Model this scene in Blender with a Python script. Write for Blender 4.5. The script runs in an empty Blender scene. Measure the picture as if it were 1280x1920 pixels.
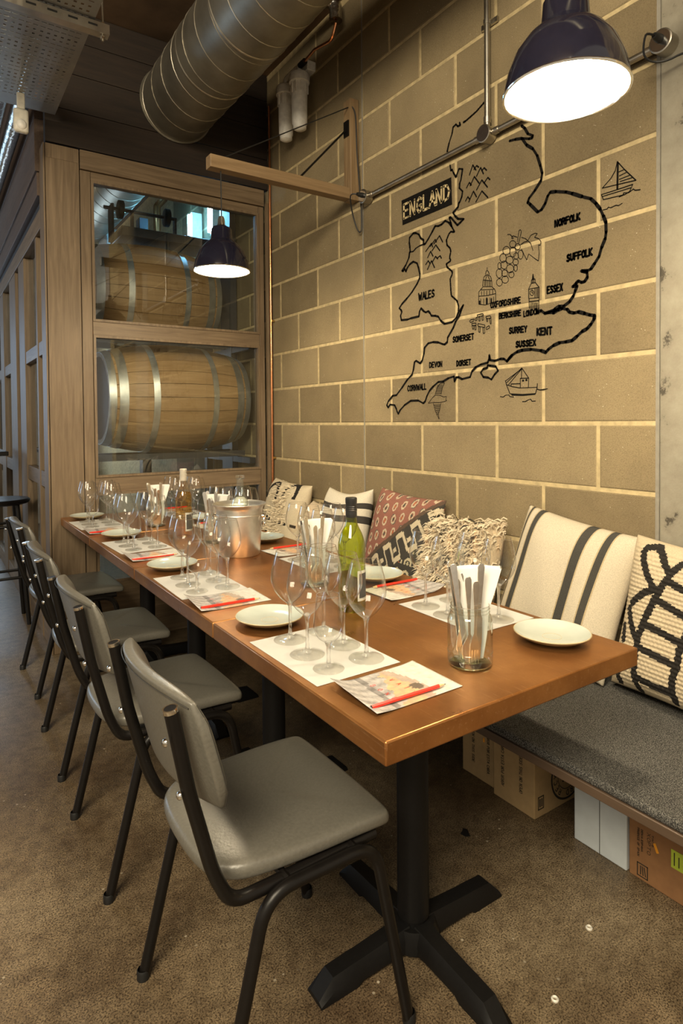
import bpy, bmesh, math, random
from mathutils import Vector, Matrix
random.seed(7)
S = bpy.context.scene
COL = S.collection
PI = math.pi

# ---------------------------------------------------------------- camera
FPX, CXP, CYP = 1158.0, 640.0, 814.3          # pixels of the 1280x1920 frame
TH, PT, RL, EYE = math.radians(33.93), math.radians(1.25), math.radians(-.47), 1.267
_f0 = Vector((math.sin(TH), math.cos(TH), 0)); _r0 = Vector((math.cos(TH), -math.sin(TH), 0)); _u0 = Vector((0, 0, 1))
FW = _f0*math.cos(PT) - _u0*math.sin(PT); _u1 = _u0*math.cos(PT) + _f0*math.sin(PT)
RT = _r0*math.cos(RL) + _u1*math.sin(RL); UP = _u1*math.cos(RL) - _r0*math.sin(RL)
EYEP = Vector((0, 0, EYE))
cd = bpy.data.cameras.new('camera'); cam = bpy.data.objects.new('camera', cd); COL.objects.link(cam)
cd.sensor_fit = 'VERTICAL'; cd.sensor_height = 36; cd.sensor_width = 24
cd.lens = FPX*36/1920; cd.shift_y = -(960-CYP)/1920; cd.clip_start = .02
M = Matrix((RT, UP, -FW)).transposed().to_4x4(); M.translation = EYEP
cam.matrix_world = M
S.camera = cam
def ray(x, y): return FW + RT*((x-CXP)/FPX) - UP*((y-CYP)/FPX)
def atX(x, y, X): r = ray(x, y); return EYEP + r*(X/r.x)
def atZ(x, y, z): r = ray(x, y); return EYEP + r*((z-EYE)/r.z)

# ---------------------------------------------------------------- world, lights, exposure
W = bpy.data.worlds.new('world'); S.world = W; W.use_nodes = True
bg = W.node_tree.nodes['Background']; bg.inputs[0].default_value = (1.0, .86, .66, 1); bg.inputs[1].default_value = .30
S.view_settings.view_transform = 'Standard'; S.view_settings.look = 'None'; S.view_settings.gamma = 1
S.view_settings.use_curve_mapping = False; S.view_settings.exposure = 0.95
S.cycles.use_denoising = True
S.cycles.max_bounces = 10; S.cycles.transparent_max_bounces = 48; S.cycles.transmission_bounces = 10; S.cycles.glossy_bounces = 5
S.cycles.sample_clamp_indirect = 6; S.cycles.caustics_refractive = False; S.cycles.caustics_reflective = False
def area(name, loc, target, sx, sy, power, col):
    l = bpy.data.lights.new(name, 'AREA'); l.shape = 'RECTANGLE'; l.size = sx; l.size_y = sy; l.energy = power; l.color = col
    o = bpy.data.objects.new(name, l); COL.objects.link(o); o.location = loc
    o.rotation_euler = (Vector(target)-Vector(loc)).to_track_quat('-Z', 'Y').to_euler(); return o
def point(name, loc, power, col, r=.03):
    l = bpy.data.lights.new(name, 'POINT'); l.energy = power; l.color = col; l.shadow_soft_size = r
    o = bpy.data.objects.new(name, l); COL.objects.link(o); o.location = loc; return o
area('room_ceiling_lamps_offscreen', (-1.1, -.3, 3.35), (1.2, 1.8, .9), 1.6, 2.2, 165, (1, .86, .62))
area('window_end_offscreen', (-1.7, 8.5, 1.6), (-.2, 2.2, .7), 2.4, 1.65, 40, (.45, .70, 1))

# ---------------------------------------------------------------- materials
MATS = {}
def nodes(name):
    m = bpy.data.materials.new(name); m.use_nodes = True; MATS[name] = m
    nt = m.node_tree; return m, nt, nt.nodes, nt.links, nt.nodes['Principled BSDF']
def setp(b, col=None, rough=None, metal=None, spec=None):
    if col is not None: b.inputs['Base Color'].default_value = (*col, 1)
    if rough is not None: b.inputs['Roughness'].default_value = rough
    if metal is not None: b.inputs['Metallic'].default_value = metal
    if spec is not None: b.inputs['Specular IOR Level'].default_value = spec
def ramp(N, stops):
    r = N.new('ShaderNodeValToRGB'); e = r.color_ramp.elements
    while len(e) < len(stops): e.new(.5)
    for k, (p, c) in enumerate(stops): e[k].position = p; e[k].color = (*c, 1)
    return r
def noise(N, L, vec, scale, detail=4, rough=.55):
    n = N.new('ShaderNodeTexNoise'); n.inputs['Scale'].default_value = scale; n.inputs['Detail'].default_value = detail
    n.inputs['Roughness'].default_value = rough
    if vec is not None: L.new(vec, n.inputs['Vector'])
    return n
def coords(N, L, scale=(1, 1, 1), kind='Object', rand=False):
    tc = N.new('ShaderNodeTexCoord'); mp = N.new('ShaderNodeMapping'); mp.inputs['Scale'].default_value = scale
    out = tc.outputs[kind]
    if rand:
        oi = N.new('ShaderNodeObjectInfo'); mu = N.new('ShaderNodeMath'); mu.operation = 'MULTIPLY'; mu.inputs[1].default_value = 37
        L.new(oi.outputs['Random'], mu.inputs[0]); ad = N.new('ShaderNodeVectorMath'); ad.operation = 'ADD'
        L.new(out, ad.inputs[0]); L.new(mu.outputs[0], ad.inputs[1]); out = ad.outputs[0]
    L.new(out, mp.inputs['Vector']); return mp.outputs[0]
def mixc(N, L, fac, a, b, mode='MIX'):
    m = N.new('ShaderNodeMix'); m.data_type = 'RGBA'; m.blend_type = mode
    for src, i in ((fac, 0), (a, 6), (b, 7)):
        if hasattr(src, 'links'): L.new(src, m.inputs[i])
        elif isinstance(src, (int, float)): m.inputs[i].default_value = src
        else: m.inputs[i].default_value = (*src, 1)
    return m.outputs[2]
def bump(N, L, b, h, dist=.002, strength=.6):
    n = N.new('ShaderNodeBump'); n.inputs['Distance'].default_value = dist; n.inputs['Strength'].default_value = strength
    L.new(h, n.inputs['Height']); L.new(n.outputs[0], b.inputs['Normal'])
def plain(name, col, rough=.5, metal=0., spec=.5, var=.12, scale=40, bumpd=0, coat=0):
    """one colour with slight procedural mottling"""
    m, nt, N, L, b = nodes(name); setp(b, col, rough, metal, spec)
    n = noise(N, L, coords(N, L), scale)
    r = ramp(N, [(.3, tuple(c*(1-var) for c in col)), (.7, tuple(min(1, c*(1+var)) for c in col))])
    L.new(n.outputs[0], r.inputs[0]); L.new(r.outputs[0], b.inputs['Base Color'])
    if bumpd: bump(N, L, b, n.outputs[0], bumpd)
    if coat: b.inputs['Coat Weight'].default_value = coat; b.inputs['Coat Roughness'].default_value = .08
    return m
def emit(name, col, st):
    m, nt, N, L, b = nodes(name); setp(b, col, .5); b.inputs['Emission Color'].default_value = (*col, 1); b.inputs['Emission Strength'].default_value = st; return m
def wood(name, c0, c1, axis='z', rough=.5, scale=1., bumpd=.0008):
    m, nt, N, L, b = nodes(name); setp(b, c0, rough)
    sc = {'x': (1.3, 22, 22), 'y': (22, 1.3, 22), 'z': (22, 22, 1.3)}[axis]
    v = coords(N, L, tuple(s*scale for s in sc), rand=True)
    n = noise(N, L, v, 2.2, 6, .62); n.inputs['Distortion'].default_value = .7
    r = ramp(N, [(.25, c0), (.5, tuple((a+d)/2 for a, d in zip(c0, c1))), (.72, c1)]); L.new(n.outputs[0], r.inputs[0])
    n2 = noise(N, L, coords(N, L), 3.5, 3); c = mixc(N, L, n2.outputs[0], r.outputs[0], tuple(x*.72 for x in c0)); 
    mx = mixc(N, L, .35, r.outputs[0], c); L.new(mx, b.inputs['Base Color']); bump(N, L, b, n.outputs[0], bumpd, .5); return m
def block_mat(name, lo, hi, speck=True):
    m, nt, N, L, b = nodes(name); setp(b, lo, .88, 0, .25)
    oi = N.new('ShaderNodeObjectInfo'); v = coords(N, L, rand=True)
    r = ramp(N, [(0, lo), (1, hi)]); L.new(oi.outputs['Random'], r.inputs[0])
    n = noise(N, L, v, 260, 3, .7); rr = ramp(N, [(.3, (.62, .6, .58)), (.55, (1, 1, 1)), (.8, (1.0, 1.0, 1.0))]); L.new(n.outputs[0], rr.inputs[0])
    c = mixc(N, L, .8, r.outputs[0], rr.outputs[0], 'MULTIPLY')
    n3 = noise(N, L, v, 5, 4); r3 = ramp(N, [(.3, (.84, .82, .80)), (.7, (1.06, 1.04, 1.0))]); L.new(n3.outputs[0], r3.inputs[0])
    c = mixc(N, L, 1., c, r3.outputs[0], 'MULTIPLY')
    vo = N.new('ShaderNodeTexVoronoi'); vo.inputs['Scale'].default_value = 60; L.new(v, vo.inputs['Vector'])
    rv = ramp(N, [(.0, (1, 1, 1)), (.07, (1, 1, 1)), (.10, (0, 0, 0))]); L.new(vo.outputs['Distance'], rv.inputs[0])
    nk = noise(N, L, v, 14, 2); rk = ramp(N, [(.52, (0, 0, 0)), (.62, (1, 1, 1))]); L.new(nk.outputs[0], rk.inputs[0])
    mk = mixc(N, L, 1., rv.outputs[0], rk.outputs[0], 'MULTIPLY')
    c = mixc(N, L, mk, c, (.72, .66, .52)); L.new(c, b.inputs['Base Color']); bump(N, L, b, n.outputs[0], .0025, .8); return m
block_mat('block', (.215, .170, .100), (.335, .268, .160))
plain('mortar', (.50, .395, .215), .85, var=.22, scale=30, bumpd=.003)
plain('mastic', (.25, .23, .19), .7)
# floor: polished speckled concrete
m, nt, N, L, b = nodes('floor_concrete'); setp(b, (.2, .15, .1), .4)
v = coords(N, L); n1 = noise(N, L, v, 1.6, 5); n2 = noise(N, L, v, 250, 2, .7); n4 = noise(N, L, v, 26, 4, .7)
r1 = ramp(N, [(.3, (.085, .056, .034)), (.5, (.180, .136, .084)), (.70, (.285, .228, .148))]); L.new(n1.outputs[0], r1.inputs[0])
r2 = ramp(N, [(.42, (.22, .19, .17)), (.47, (.95, .95, .95)), (.60, (1.05, 1.05, 1.05)), (.65, (1.7, 1.65, 1.5))]); L.new(n2.outputs[0], r2.inputs[0])
c = mixc(N, L, .9, r1.outputs[0], r2.outputs[0], 'MULTIPLY')
r4 = ramp(N, [(.34, (.66, .62, .58)), (.6, (1.12, 1.1, 1.06))]); L.new(n4.outputs[0], r4.inputs[0]); c = mixc(N, L, 1., c, r4.outputs[0], 'MULTIPLY')
vo = N.new('ShaderNodeTexVoronoi'); vo.inputs['Scale'].default_value = 34; L.new(v, vo.inputs['Vector'])
rv = ramp(N, [(0, (1, 1, 1)), (.10, (1, 1, 1)), (.14, (0, 0, 0))]); L.new(vo.outputs['Distance'], rv.inputs[0])
nk = noise(N, L, v, 5, 2); rk = ramp(N, [(.55, (0, 0, 0)), (.66, (1, 1, 1))]); L.new(nk.outputs[0], rk.inputs[0])
c = mixc(N, L, mixc(N, L, 1., rv.outputs[0], rk.outputs[0], 'MULTIPLY'), c, (.46, .40, .30)); L.new(c, b.inputs['Base Color'])
rr = ramp(N, [(.35, (.34,)*3), (.7, (.55,)*3)]); L.new(n1.outputs[0], rr.inputs[0]); L.new(rr.outputs[0], b.inputs['Roughness'])
plain('ceiling_concrete', (.15, .092, .05), .85, var=.3, scale=5, bumpd=.003)
m, nt, N, L, b = nodes('column_concrete'); setp(b, (.4, .37, .31), .8)
v = coords(N, L); n1 = noise(N, L, v, 9, 6, .7); r1 = ramp(N, [(.34, (.06, .05, .036)), (.39, (.23, .205, .155)), (.7, (.31, .285, .22))]); L.new(n1.outputs[0], r1.inputs[0])
L.new(r1.outputs[0], b.inputs['Base Color']); bump(N, L, b, n1.outputs[0], .008, .5)
wood('timber', (.120, .080, .044), (.285, .205, .125), 'z'); wood('timber_x', (.120, .080, .044), (.285, .205, .125), 'x')
wood('timber_y', (.120, .080, .044), (.285, .205, .125), 'y')
wood('dark_timber', (.010, .0062, .0042), (.034, .020, .012), 'x', .7); wood('fascia_timber', (.075, .048, .034), (.15, .100, .070), 'y', .6)
wood('post_timber', (.120, .080, .044), (.285, .205, .125), 'z'); wood('bracket_timber', (.17, .105, .05), (.33, .225, .12), 'x'); wood('bracket_timber_z', (.17, .105, .05), (.33, .225, .12), 'z')
wood('stave_oak', (.26, .145, .058), (.43, .27, .125), 'x', .55, .7); wood('bench_edge', (.085, .055, .035), (.13, .085, .055), 'y')
plain('red_oak', (.10, .035, .025), .6)
# copper table tops: sheet metal, patinated and scratched
m, nt, N, L, b = nodes('copper_sheet'); setp(b, (.5, .2, .07), .34, .82)
v = coords(N, L, rand=True); n1 = noise(N, L, v, 4, 6, .65); r1 = ramp(N, [(.3, (.30, .118, .034)), (.55, (.47, .212, .068)), (.75, (.62, .315, .12))]); L.new(n1.outputs[0], r1.inputs[0])
n2 = noise(N, L, coords(N, L, (60, 4, 60), rand=True), 3, 5, .7); r2 = ramp(N, [(.58, (0, 0, 0)), (.70, (1, 1, 1))]); L.new(n2.outputs[0], r2.inputs[0])
c = mixc(N, L, mixc(N, L, .30, (0, 0, 0), r2.outputs[0]), r1.outputs[0], (.78, .50, .28)); L.new(c, b.inputs['Base Color'])
rr = ramp(N, [(.3, (.26,)*3), (.7, (.38,)*3)]); L.new(n1.outputs[0], rr.inputs[0]); L.new(rr.outputs[0], b.inputs['Roughness'])
plain('black_tube', (.006, .005, .0045), .36, .0, .28); plain('black_iron', (.007, .0066, .0066), .48, 0, .25, bumpd=.0004, scale=120)
plain('black_flex', (.008, .008, .008), .5); plain('black_paint', (.008, .007, .006), .9, 0, .1, var=.3, scale=80)
plain('chrome', (.75, .73, .68), .14, 1.); plain('galvanised', (.50, .47, .41), .34, 1., var=.2, scale=14)
plain('duct_steel', (.30, .28, .23), .45, .85, var=.22, scale=6); plain('duct_seam', (.50, .46, .38), .4, .9); plain('tray_steel', (.34, .34, .33), .45, .75, var=.12, scale=8)
plain('foil', (.5, .48, .44), .22, 1., bumpd=.01, scale=30); plain('copper_pipe', (.78, .34, .16), .22, 1.); plain('brass', (.6, .42, .18), .3, 1.)
plain('bucket_aluminium', (.72, .70, .65), .38, .95, var=.1, scale=25); plain('hoop_steel', (.50, .51, .49), .42, .85, var=.25, scale=12)
plain('grey_vinyl', (.122, .115, .096), .34, 0, .6, var=.10, scale=160, bumpd=.0009); plain('vinyl_stitch', (.03, .028, .024), .6)
plain('white_plastic', (.88, .86, .80), .4); plain('cream_plastic', (.74, .71, .62), .4)
plain('paper', (.60, .585, .55), .7, var=.02); plain('napkin', (.84, .82, .76), .8, var=.03)
plain('red_paint', (.72, .035, .018), .32); plain('pencil_wood', (.70, .50, .27), .7); plain('graphite', (.03, .03, .03), .5)
plain('plate_glaze', (.50, .54, .49), .16, 0, .6, var=.06, scale=12); plain('plate_rim', (.50, .40, .23), .45, var=.15)
plain('shade_enamel', (.010, .010, .020), .10, 0, .6, var=.1); plain('shade_white', (.86, .84, .78), .5, var=.02); emit('bulb', (1, .88, .66), 30)
plain('cutlery_steel', (.86, .82, .75), .24, 1.); plain('kraft', (.42, .285, .135), .85, var=.08, scale=30); plain('kraft_red', (.30, .15, .062), .85, var=.1, scale=30)
plain('white_card', (.64, .70, .73), .7, var=.05, scale=20); plain('lime_label', (.50, .62, .06), .6); plain('orange_tag', (.9, .38, .03), .5); plain('print_ink', (.03, .024, .016), .8)
plain('blue_plastic', (.05, .4, .9), .4); plain('cream_wool', (.70, .60, .44), .95, var=.2, scale=60, bumpd=.004); plain('steel_paint', (.032, .034, .04), .5)
plain('cask_wall', (.44, .43, .41), .85, var=.15, scale=8); plain('dark_foil', (.02, .02, .02), .35); plain('cap_cream', (.62, .56, .46), .4); plain('bottle_label', (.70, .68, .58), .6); plain('label_ink', (.05, .05, .045), .6)
emit('daylight_pane', (.66, .83, 1), 5.); emit('tube_light', (.22, .62, 1), 130.); plain('teal_paint', (.06, .24, .26), .6)
# bench upholstery
m, nt, N, L, b = nodes('bench_fabric'); setp(b, (.06, .06, .055), .95, 0, .15)
v = coords(N, L); n1 = noise(N, L, v, 420, 2, .6); r1 = ramp(N, [(.38, (.016, .016, .016)), (.52, (.085, .082, .075)), (.7, (.22, .21, .19))]); L.new(n1.outputs[0], r1.inputs[0]); L.new(r1.outputs[0], b.inputs['Base Color']); bump(N, L, b, n1.outputs[0], .002, .8)
# colour read from the mesh's own print / weave
def attr_mat(name, rough, bscale=300, bd=.0015):
    m, nt, N, L, b = nodes(name); setp(b, (.8, .8, .8), rough, 0, .25)
    a = N.new('ShaderNodeAttribute'); a.attribute_name = 'Col'; n = noise(N, L, coords(N, L), bscale, 3)
    r = ramp(N, [(.3, (.82,)*3), (.7, (1.08,)*3)]); L.new(n.outputs[0], r.inputs[0])
    L.new(mixc(N, L, 1., a.outputs['Color'], r.outputs[0], 'MULTIPLY'), b.inputs['Base Color']); bump(N, L, b, n.outputs[0], bd, .7)
attr_mat('woven', .95); attr_mat('printed_paper', .6, 60, .0002)
# glass: thin blown walls (see-through with grazing reflections) and solid pieces
def thin_glass(name, tint=(.985, .985, .975), base=.05, edge=.75, power=3.2, rough=.0, dark=.35):
    m, nt, N, L, b = nodes(name); N.remove(b); out = N['Material Output']
    lw = N.new('ShaderNodeLayerWeight'); lw.inputs['Blend'].default_value = .5
    p = N.new('ShaderNodeMath'); p.operation = 'POWER'; p.inputs[1].default_value = power; L.new(lw.outputs['Facing'], p.inputs[0])
    ma = N.new('ShaderNodeMath'); ma.operation = 'MULTIPLY_ADD'; ma.inputs[1].default_value = edge; ma.inputs[2].default_value = base; L.new(p.outputs[0], ma.inputs[0])
    t = N.new('ShaderNodeBsdfTransparent'); p4 = N.new('ShaderNodeMath'); p4.operation = 'POWER'; p4.inputs[1].default_value = 5; L.new(lw.outputs['Facing'], p4.inputs[0])
    L.new(mixc(N, L, p4.outputs[0], tint, tuple(c*dark for c in tint)), t.inputs[0]); g = N.new('ShaderNodeBsdfGlossy'); g.inputs['Roughness'].default_value = rough; g.inputs[0].default_value = (.95, .95, .95, 1)
    mx = N.new('ShaderNodeMixShader'); L.new(ma.outputs[0], mx.inputs[0]); L.new(t.outputs[0], mx.inputs[1]); L.new(g.outputs[0], mx.inputs[2]); L.new(mx.outputs[0], out.inputs[0]); return m
thin_glass('thin_glass', base=.035, edge=.75, power=2.6); thin_glass('foot_glass', (.985, .985, .975), .05, .35, 3.0, dark=.85); thin_glass('window_glass', (.93, .95, .94), .07, .8, 4.); thin_glass('jar_glass', (.93, .965, .94), .05, .8, 2.0)
thin_glass('green_glass', (.62, .68, .09), .06, .6, 2.6); thin_glass('clear_bottle', (.90, .93, .90), .10, .6, 2.2); thin_glass('rose_glass', (.985, .95, .90), .06, .45, 3, dark=.6)
def solid_glass(name, col, ior=1.45):
    m, nt, N, L, b = nodes(name); setp(b, col, .0); b.inputs['Transmission Weight'].default_value = 1; b.inputs['IOR'].default_value = ior
solid_glass('stem_glass', (1, 1, 1)); solid_glass('jar_base', (.72, .95, .84))
m = MATS['stem_glass']; N, L = m.node_tree.nodes, m.node_tree.links; t = N.new('ShaderNodeBsdfTransparent'); mx = N.new('ShaderNodeMixShader'); mx.inputs[0].default_value = .5
L.new(t.outputs[0], mx.inputs[1]); L.new(N['Principled BSDF'].outputs[0], mx.inputs[2]); L.new(mx.outputs[0], N['Material Output'].inputs[0])
m, nt, N, L, b = nodes('rose_wine'); N.remove(b); t = N.new('ShaderNodeBsdfTransparent'); t.inputs[0].default_value = (.985, .80, .44, 1); L.new(t.outputs[0], N['Material Output'].inputs[0])

# ---------------------------------------------------------------- mesh helpers
class MB:
    def __init__(s): s.v = []; s.f = []
    def add(s, vs, fs):
        o = len(s.v); s.v += [tuple(p) for p in vs]; s.f += [tuple(i+o for i in f) for f in fs]; return s
    def box(s, x0, x1, y0, y1, z0, z1):
        return s.add([(x0, y0, z0), (x1, y0, z0), (x1, y1, z0), (x0, y1, z0), (x0, y0, z1), (x1, y0, z1), (x1, y1, z1), (x0, y1, z1)],
                     [(3, 2, 1, 0), (4, 5, 6, 7), (0, 1, 5, 4), (1, 2, 6, 5), (2, 3, 7, 6), (3, 0, 4, 7)])
    def prism(s, poly, fn, a, b):
        """poly: 2-D outline; fn(u, v, w) -> xyz; extruded from w=a to w=b"""
        n = len(poly); vs = [fn(u, v, a) for u, v in poly] + [fn(u, v, b) for u, v in poly]
        return s.add(vs, [tuple(range(n-1, -1, -1)), tuple(range(n, 2*n))] + [(i, (i+1) % n, n+(i+1) % n, n+i) for i in range(n)])
    def tube(s, path, r, n=10, caps=True, closed=False):
        P = [Vector(p) for p in path]; m = len(P); rs = r if isinstance(r, (list, tuple)) else [r]*m
        T = []
        for i in range(m):
            a = P[(i-1) % m] if (i or closed) else P[i]; b = P[(i+1) % m] if (i < m-1 or closed) else P[i]; T.append((b-a).normalized())
        u = T[0].orthogonal().normalized(); vs = []
        for i in range(m):
            if i: u = (u - T[i]*u.dot(T[i])).normalized()
            w = T[i].cross(u)
            vs += [P[i] + (u*math.cos(2*PI*k/n) + w*math.sin(2*PI*k/n))*rs[i] for k in range(n)]
        fs = []
        for i in range(m if closed else m-1):
            j = (i+1) % m
            fs += [(i*n+k, i*n+(k+1) % n, j*n+(k+1) % n, j*n+k) for k in range(n)]
        if caps and not closed: fs += [tuple(range(n-1, -1, -1)), tuple((m-1)*n+k for k in range(n))]
        return s.add(vs, fs)
    def lathe(s, prof, n=24, c=(0, 0, 0), fn=None, close=False):
        fn = fn or (lambda x, y, z: (x+c[0], y+c[1], z+c[2])); vs = []
        for r, z in prof: vs += [fn(r*math.cos(2*PI*k/n), r*math.sin(2*PI*k/n), z) for k in range(n)]
        m = len(prof); fs = []
        for i in range(m if close else m-1):
            j = (i+1) % m; fs += [(i*n+k, i*n+(k+1) % n, j*n+(k+1) % n, j*n+k) for k in range(n)]
        return s.add(vs, fs)
    def disc(s, c, r, n=20, fn=None):
        fn = fn or (lambda x, y, z: (x+c[0], y+c[1], z+c[2])); return s.add([fn(r*math.cos(2*PI*k/n), r*math.sin(2*PI*k/n), 0) for k in range(n)], [tuple(range(n))])
    def build(s, name, mat, parent=None, world=True, smooth=False, bevel=0, ang=40, seg=2):
        me = bpy.data.meshes.new(name); me.from_pydata(s.v, [], s.f); me.materials.append(MATS[mat])
        bm = bmesh.new(); bm.from_mesh(me); bmesh.ops.recalc_face_normals(bm, faces=bm.faces); bm.to_mesh(me); bm.free()
        if smooth or bevel:
            me.shade_smooth(); me.set_sharp_from_angle(angle=math.radians(ang))
        return link(name, me, parent, world, bevel, seg)
def link(name, me, parent=None, world=True, bevel=0, seg=2):
    o = bpy.data.objects.new(name, me); COL.objects.link(o)
    if parent is not None:
        o.parent = parent
        if world and parent.type == 'EMPTY' and parent.parent is None: o.location = -Vector(parent.location)
    if bevel:
        md = o.modifiers.new('bevel', 'BEVEL'); md.width = bevel; md.segments = seg; md.limit_method = 'ANGLE'; md.angle_limit = math.radians(50)
    return o
def thing(name, label=None, cat=None, loc=(0, 0, 0), rz=0, group=None, kind=None):
    o = bpy.data.objects.new(name, None); COL.objects.link(o); o.location = loc; o.rotation_euler = (0, 0, rz); o.empty_display_size = .05
    return tag(o, label, cat, group, kind)
def tag(o, label=None, cat=None, group=None, kind=None):
    if label: o['label'] = label
    if cat: o['category'] = cat
    if group: o['group'] = group
    if kind: o['kind'] = kind
    return o
def dup(o, parent=None, loc=None, rz=None, label=None, group=None):
    c = o.copy(); COL.objects.link(c)
    if parent is not None: c.parent = parent
    if loc is not None: c.location = loc
    if rz is not None: c.rotation_euler = (0, 0, rz)
    if label: c['label'] = label
    if group: c['group'] = group
    for ch in o.children: dup(ch, c)
    return c
def fillet(pts, r, n=5):
    """round the corners of a polyline; r one radius or one per inner point"""
    P = [Vector(p) for p in pts]; out = [P[0]]
    for i in range(1, len(P)-1):
        ri = r[i-1] if isinstance(r, (list, tuple)) else r
        a = (P[i-1]-P[i]); b = (P[i+1]-P[i]); la, lb = a.length, b.length; a.normalize(); b.normalize()
        ang = a.angle(b); d = min(ri/math.tan(ang/2), la*.48, lb*.48); p0 = P[i]+a*d; p1 = P[i]+b*d
        for k in range(n+1):
            t = k/n; out.append(p0*(1-t)**2 + P[i]*2*t*(1-t) + p1*t*t)
    return out + [P[-1]]
def spline(pts, n=4):
    P = [Vector(p) for p in pts]; out = []
    for i in range(len(P)-1):
        a = P[max(i-1, 0)]; b = P[i]; c = P[i+1]; d = P[min(i+2, len(P)-1)]
        for k in range(n):
            t = k/n; out.append(.5*((2*b) + (c-a)*t + (2*a-5*b+4*c-d)*t*t + (3*b-a-3*c+d)*t**3))
    return out + [P[-1]]
ORD = ['first', 'second', 'third', 'last']

# ================================================================ SETTING
WX = 1.899            # face of the block wall
CEIL = 3.53
PY = 3.66             # face of the glazed timber partition
tag(MB().box(-4.5, 2.15, -2.2, 8.8, -.12, 0).build('floor', 'floor_concrete'), kind='structure')
tag(MB().box(-4.5, 2.15, -.6, 8.8, CEIL, CEIL+.15).build('ceiling', 'ceiling_concrete'), kind='structure')
# ---- block wall: mortar backing with every block a piece of its own
wr = MB().box(WX+.0025, 2.12, -.5, 8.7, 0, CEIL).build('wall_right', 'mortar'); tag(wr, kind='structure')
BLK = {}
def block(y0, y1, z0, z1):
    key = (round(y1-y0, 3), round(z1-z0, 3))
    if key not in BLK:
        w, h, d, c = key[0]/2, key[1]/2, .003, .004
        mb = MB(); mb.add([(.004, -w, -h), (.004, w, -h), (.004, w, h), (.004, -w, h), (-d+.002, -w, -h), (-d+.002, w, -h), (-d+.002, w, h), (-d+.002, -w, h),
                           (-d, -w+c, -h+c), (-d, w-c, -h+c), (-d, w-c, h-c), (-d, -w+c, h-c)],
                          [(8, 9, 10, 11), (4, 5, 9, 8), (5, 6, 10, 9), (6, 7, 11, 10), (7, 4, 8, 11), (0, 1, 5, 4), (1, 2, 6, 5), (2, 3, 7, 6), (3, 0, 4, 7)])
        o = mb.build('block', 'block'); BLK[key] = o.data; bpy.data.objects.remove(o)
    o = bpy.data.objects.new('block', BLK[key]); COL.objects.link(o); o.parent = wr
    o.location = (WX+.003+random.uniform(-.0006, .0006), (y0+y1)/2, (z0+z1)/2)
J, SEAM, COL0, COL1 = .0075, 2.608, .60, 1.045
for k in range(-6, 11):
    z0, z1 = max(1.251+.225*k+J, .002), min(1.251+.225*(k+1)-J, CEIL-.002)
    if z1-z0 < .03: continue
    ts = [t for t in range(-16, 14) if t % 2 == k % 2]
    ys = sorted(2.383-.225*t for t in ts)
    for a, b in zip(ys, ys[1:]):
        if b > 5.7 or a < -.45: continue
        cuts = [(a+J, b-J)]
        if a < SEAM-.05 and b > SEAM+.05: cuts = [(a+J, SEAM-.004), (SEAM+.004, b-J)]
        for p, q in cuts:
            if p < COL0 < q: q = COL0-.01
            if p < COL1 < q: p = COL1+.012
            if (COL0 <= p and q <= COL1) or q-p < .03: continue
            if p < PY+.05 < q and p < PY-.02:
                pass
            block(p, q, z0, z1)
MB().box(WX-.0012, WX+.003, SEAM-.0035, SEAM+.0035, 0, CEIL-.001).build('joint_strip', 'mastic', wr)
MB().box(WX-.002, WX+.003, COL1, COL1+.012, 0, CEIL-.001).build('joint_strip', 'mastic', wr)
tag(MB().box(WX-.004, 2.0, COL0, COL1, 0, CEIL-.001).build('column', 'column_concrete', bevel=.006), 'rough grey cast concrete column ending the block wall', 'column')

# ---- the map painted on the blocks, traced on the wall plane
ZA = lambda x, y: (660+x/4.2667, 380+y/4.2667)
ZB = lambda x, y: (960+x/4.2667, 180+y/4.2667)
ZC = lambda x, y: (720+x/4.2667, 170+y/4.2667)
ZD = lambda x, y: (860+x/4.0, 400+y/4.0)
ZE = lambda x, y: (960+x/4.2667, 560+y/4.2667)
def wyz(Z, pts): return [(lambda p: (p.y, p.z))(atX(*Z(*q), WX)) for q in pts]
PX = WX-.0012
def ribbon(mb, pts, w, closed=False, X=PX):
    w = w*1.28
    """flat painted stroke in the wall plane, pts are (y, z)"""
    P = [Vector(p) for p in pts]; 
    Q = [P[0]]
    for p in P[1:]:
        if (p-Q[-1]).length > .0008: Q.append(p)
    P = Q; n = len(P)
    if n < 2: return
    for i in range(n if closed else n-1):
        a, b = P[i], P[(i+1) % n]; d = (b-a)
        if d.length < 1e-6: continue
        d.normalize(); q = Vector((-d.y, d.x))*w/2*(1+.14*math.sin(i*2.3))
        mb.add([(X, r.x, r.y) for r in (a+q, a-q, b-q, b+q)], [(0, 1, 2, 3)])
    if w > .0035:
        for a in P: mb.add([(X, a.x+w*.5*math.cos(k*PI/4), a.y+w*.5*math.sin(k*PI/4)) for k in range(8)], [tuple(range(8))])
def strokes(name, Z, lines, w, mat='black_paint', label=None, fills=(), parent=None, X=PX):
    mb = MB()
    for l in lines: ribbon(mb, wyz(Z, l), w, X=X)
    for f in fills: mb.add([(X, y, z) for y, z in wyz(Z, f)], [tuple(range(len(f)))])
    o = mb.build(name, mat, parent or wr)
    if label: o['label'] = label
    return o
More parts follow.
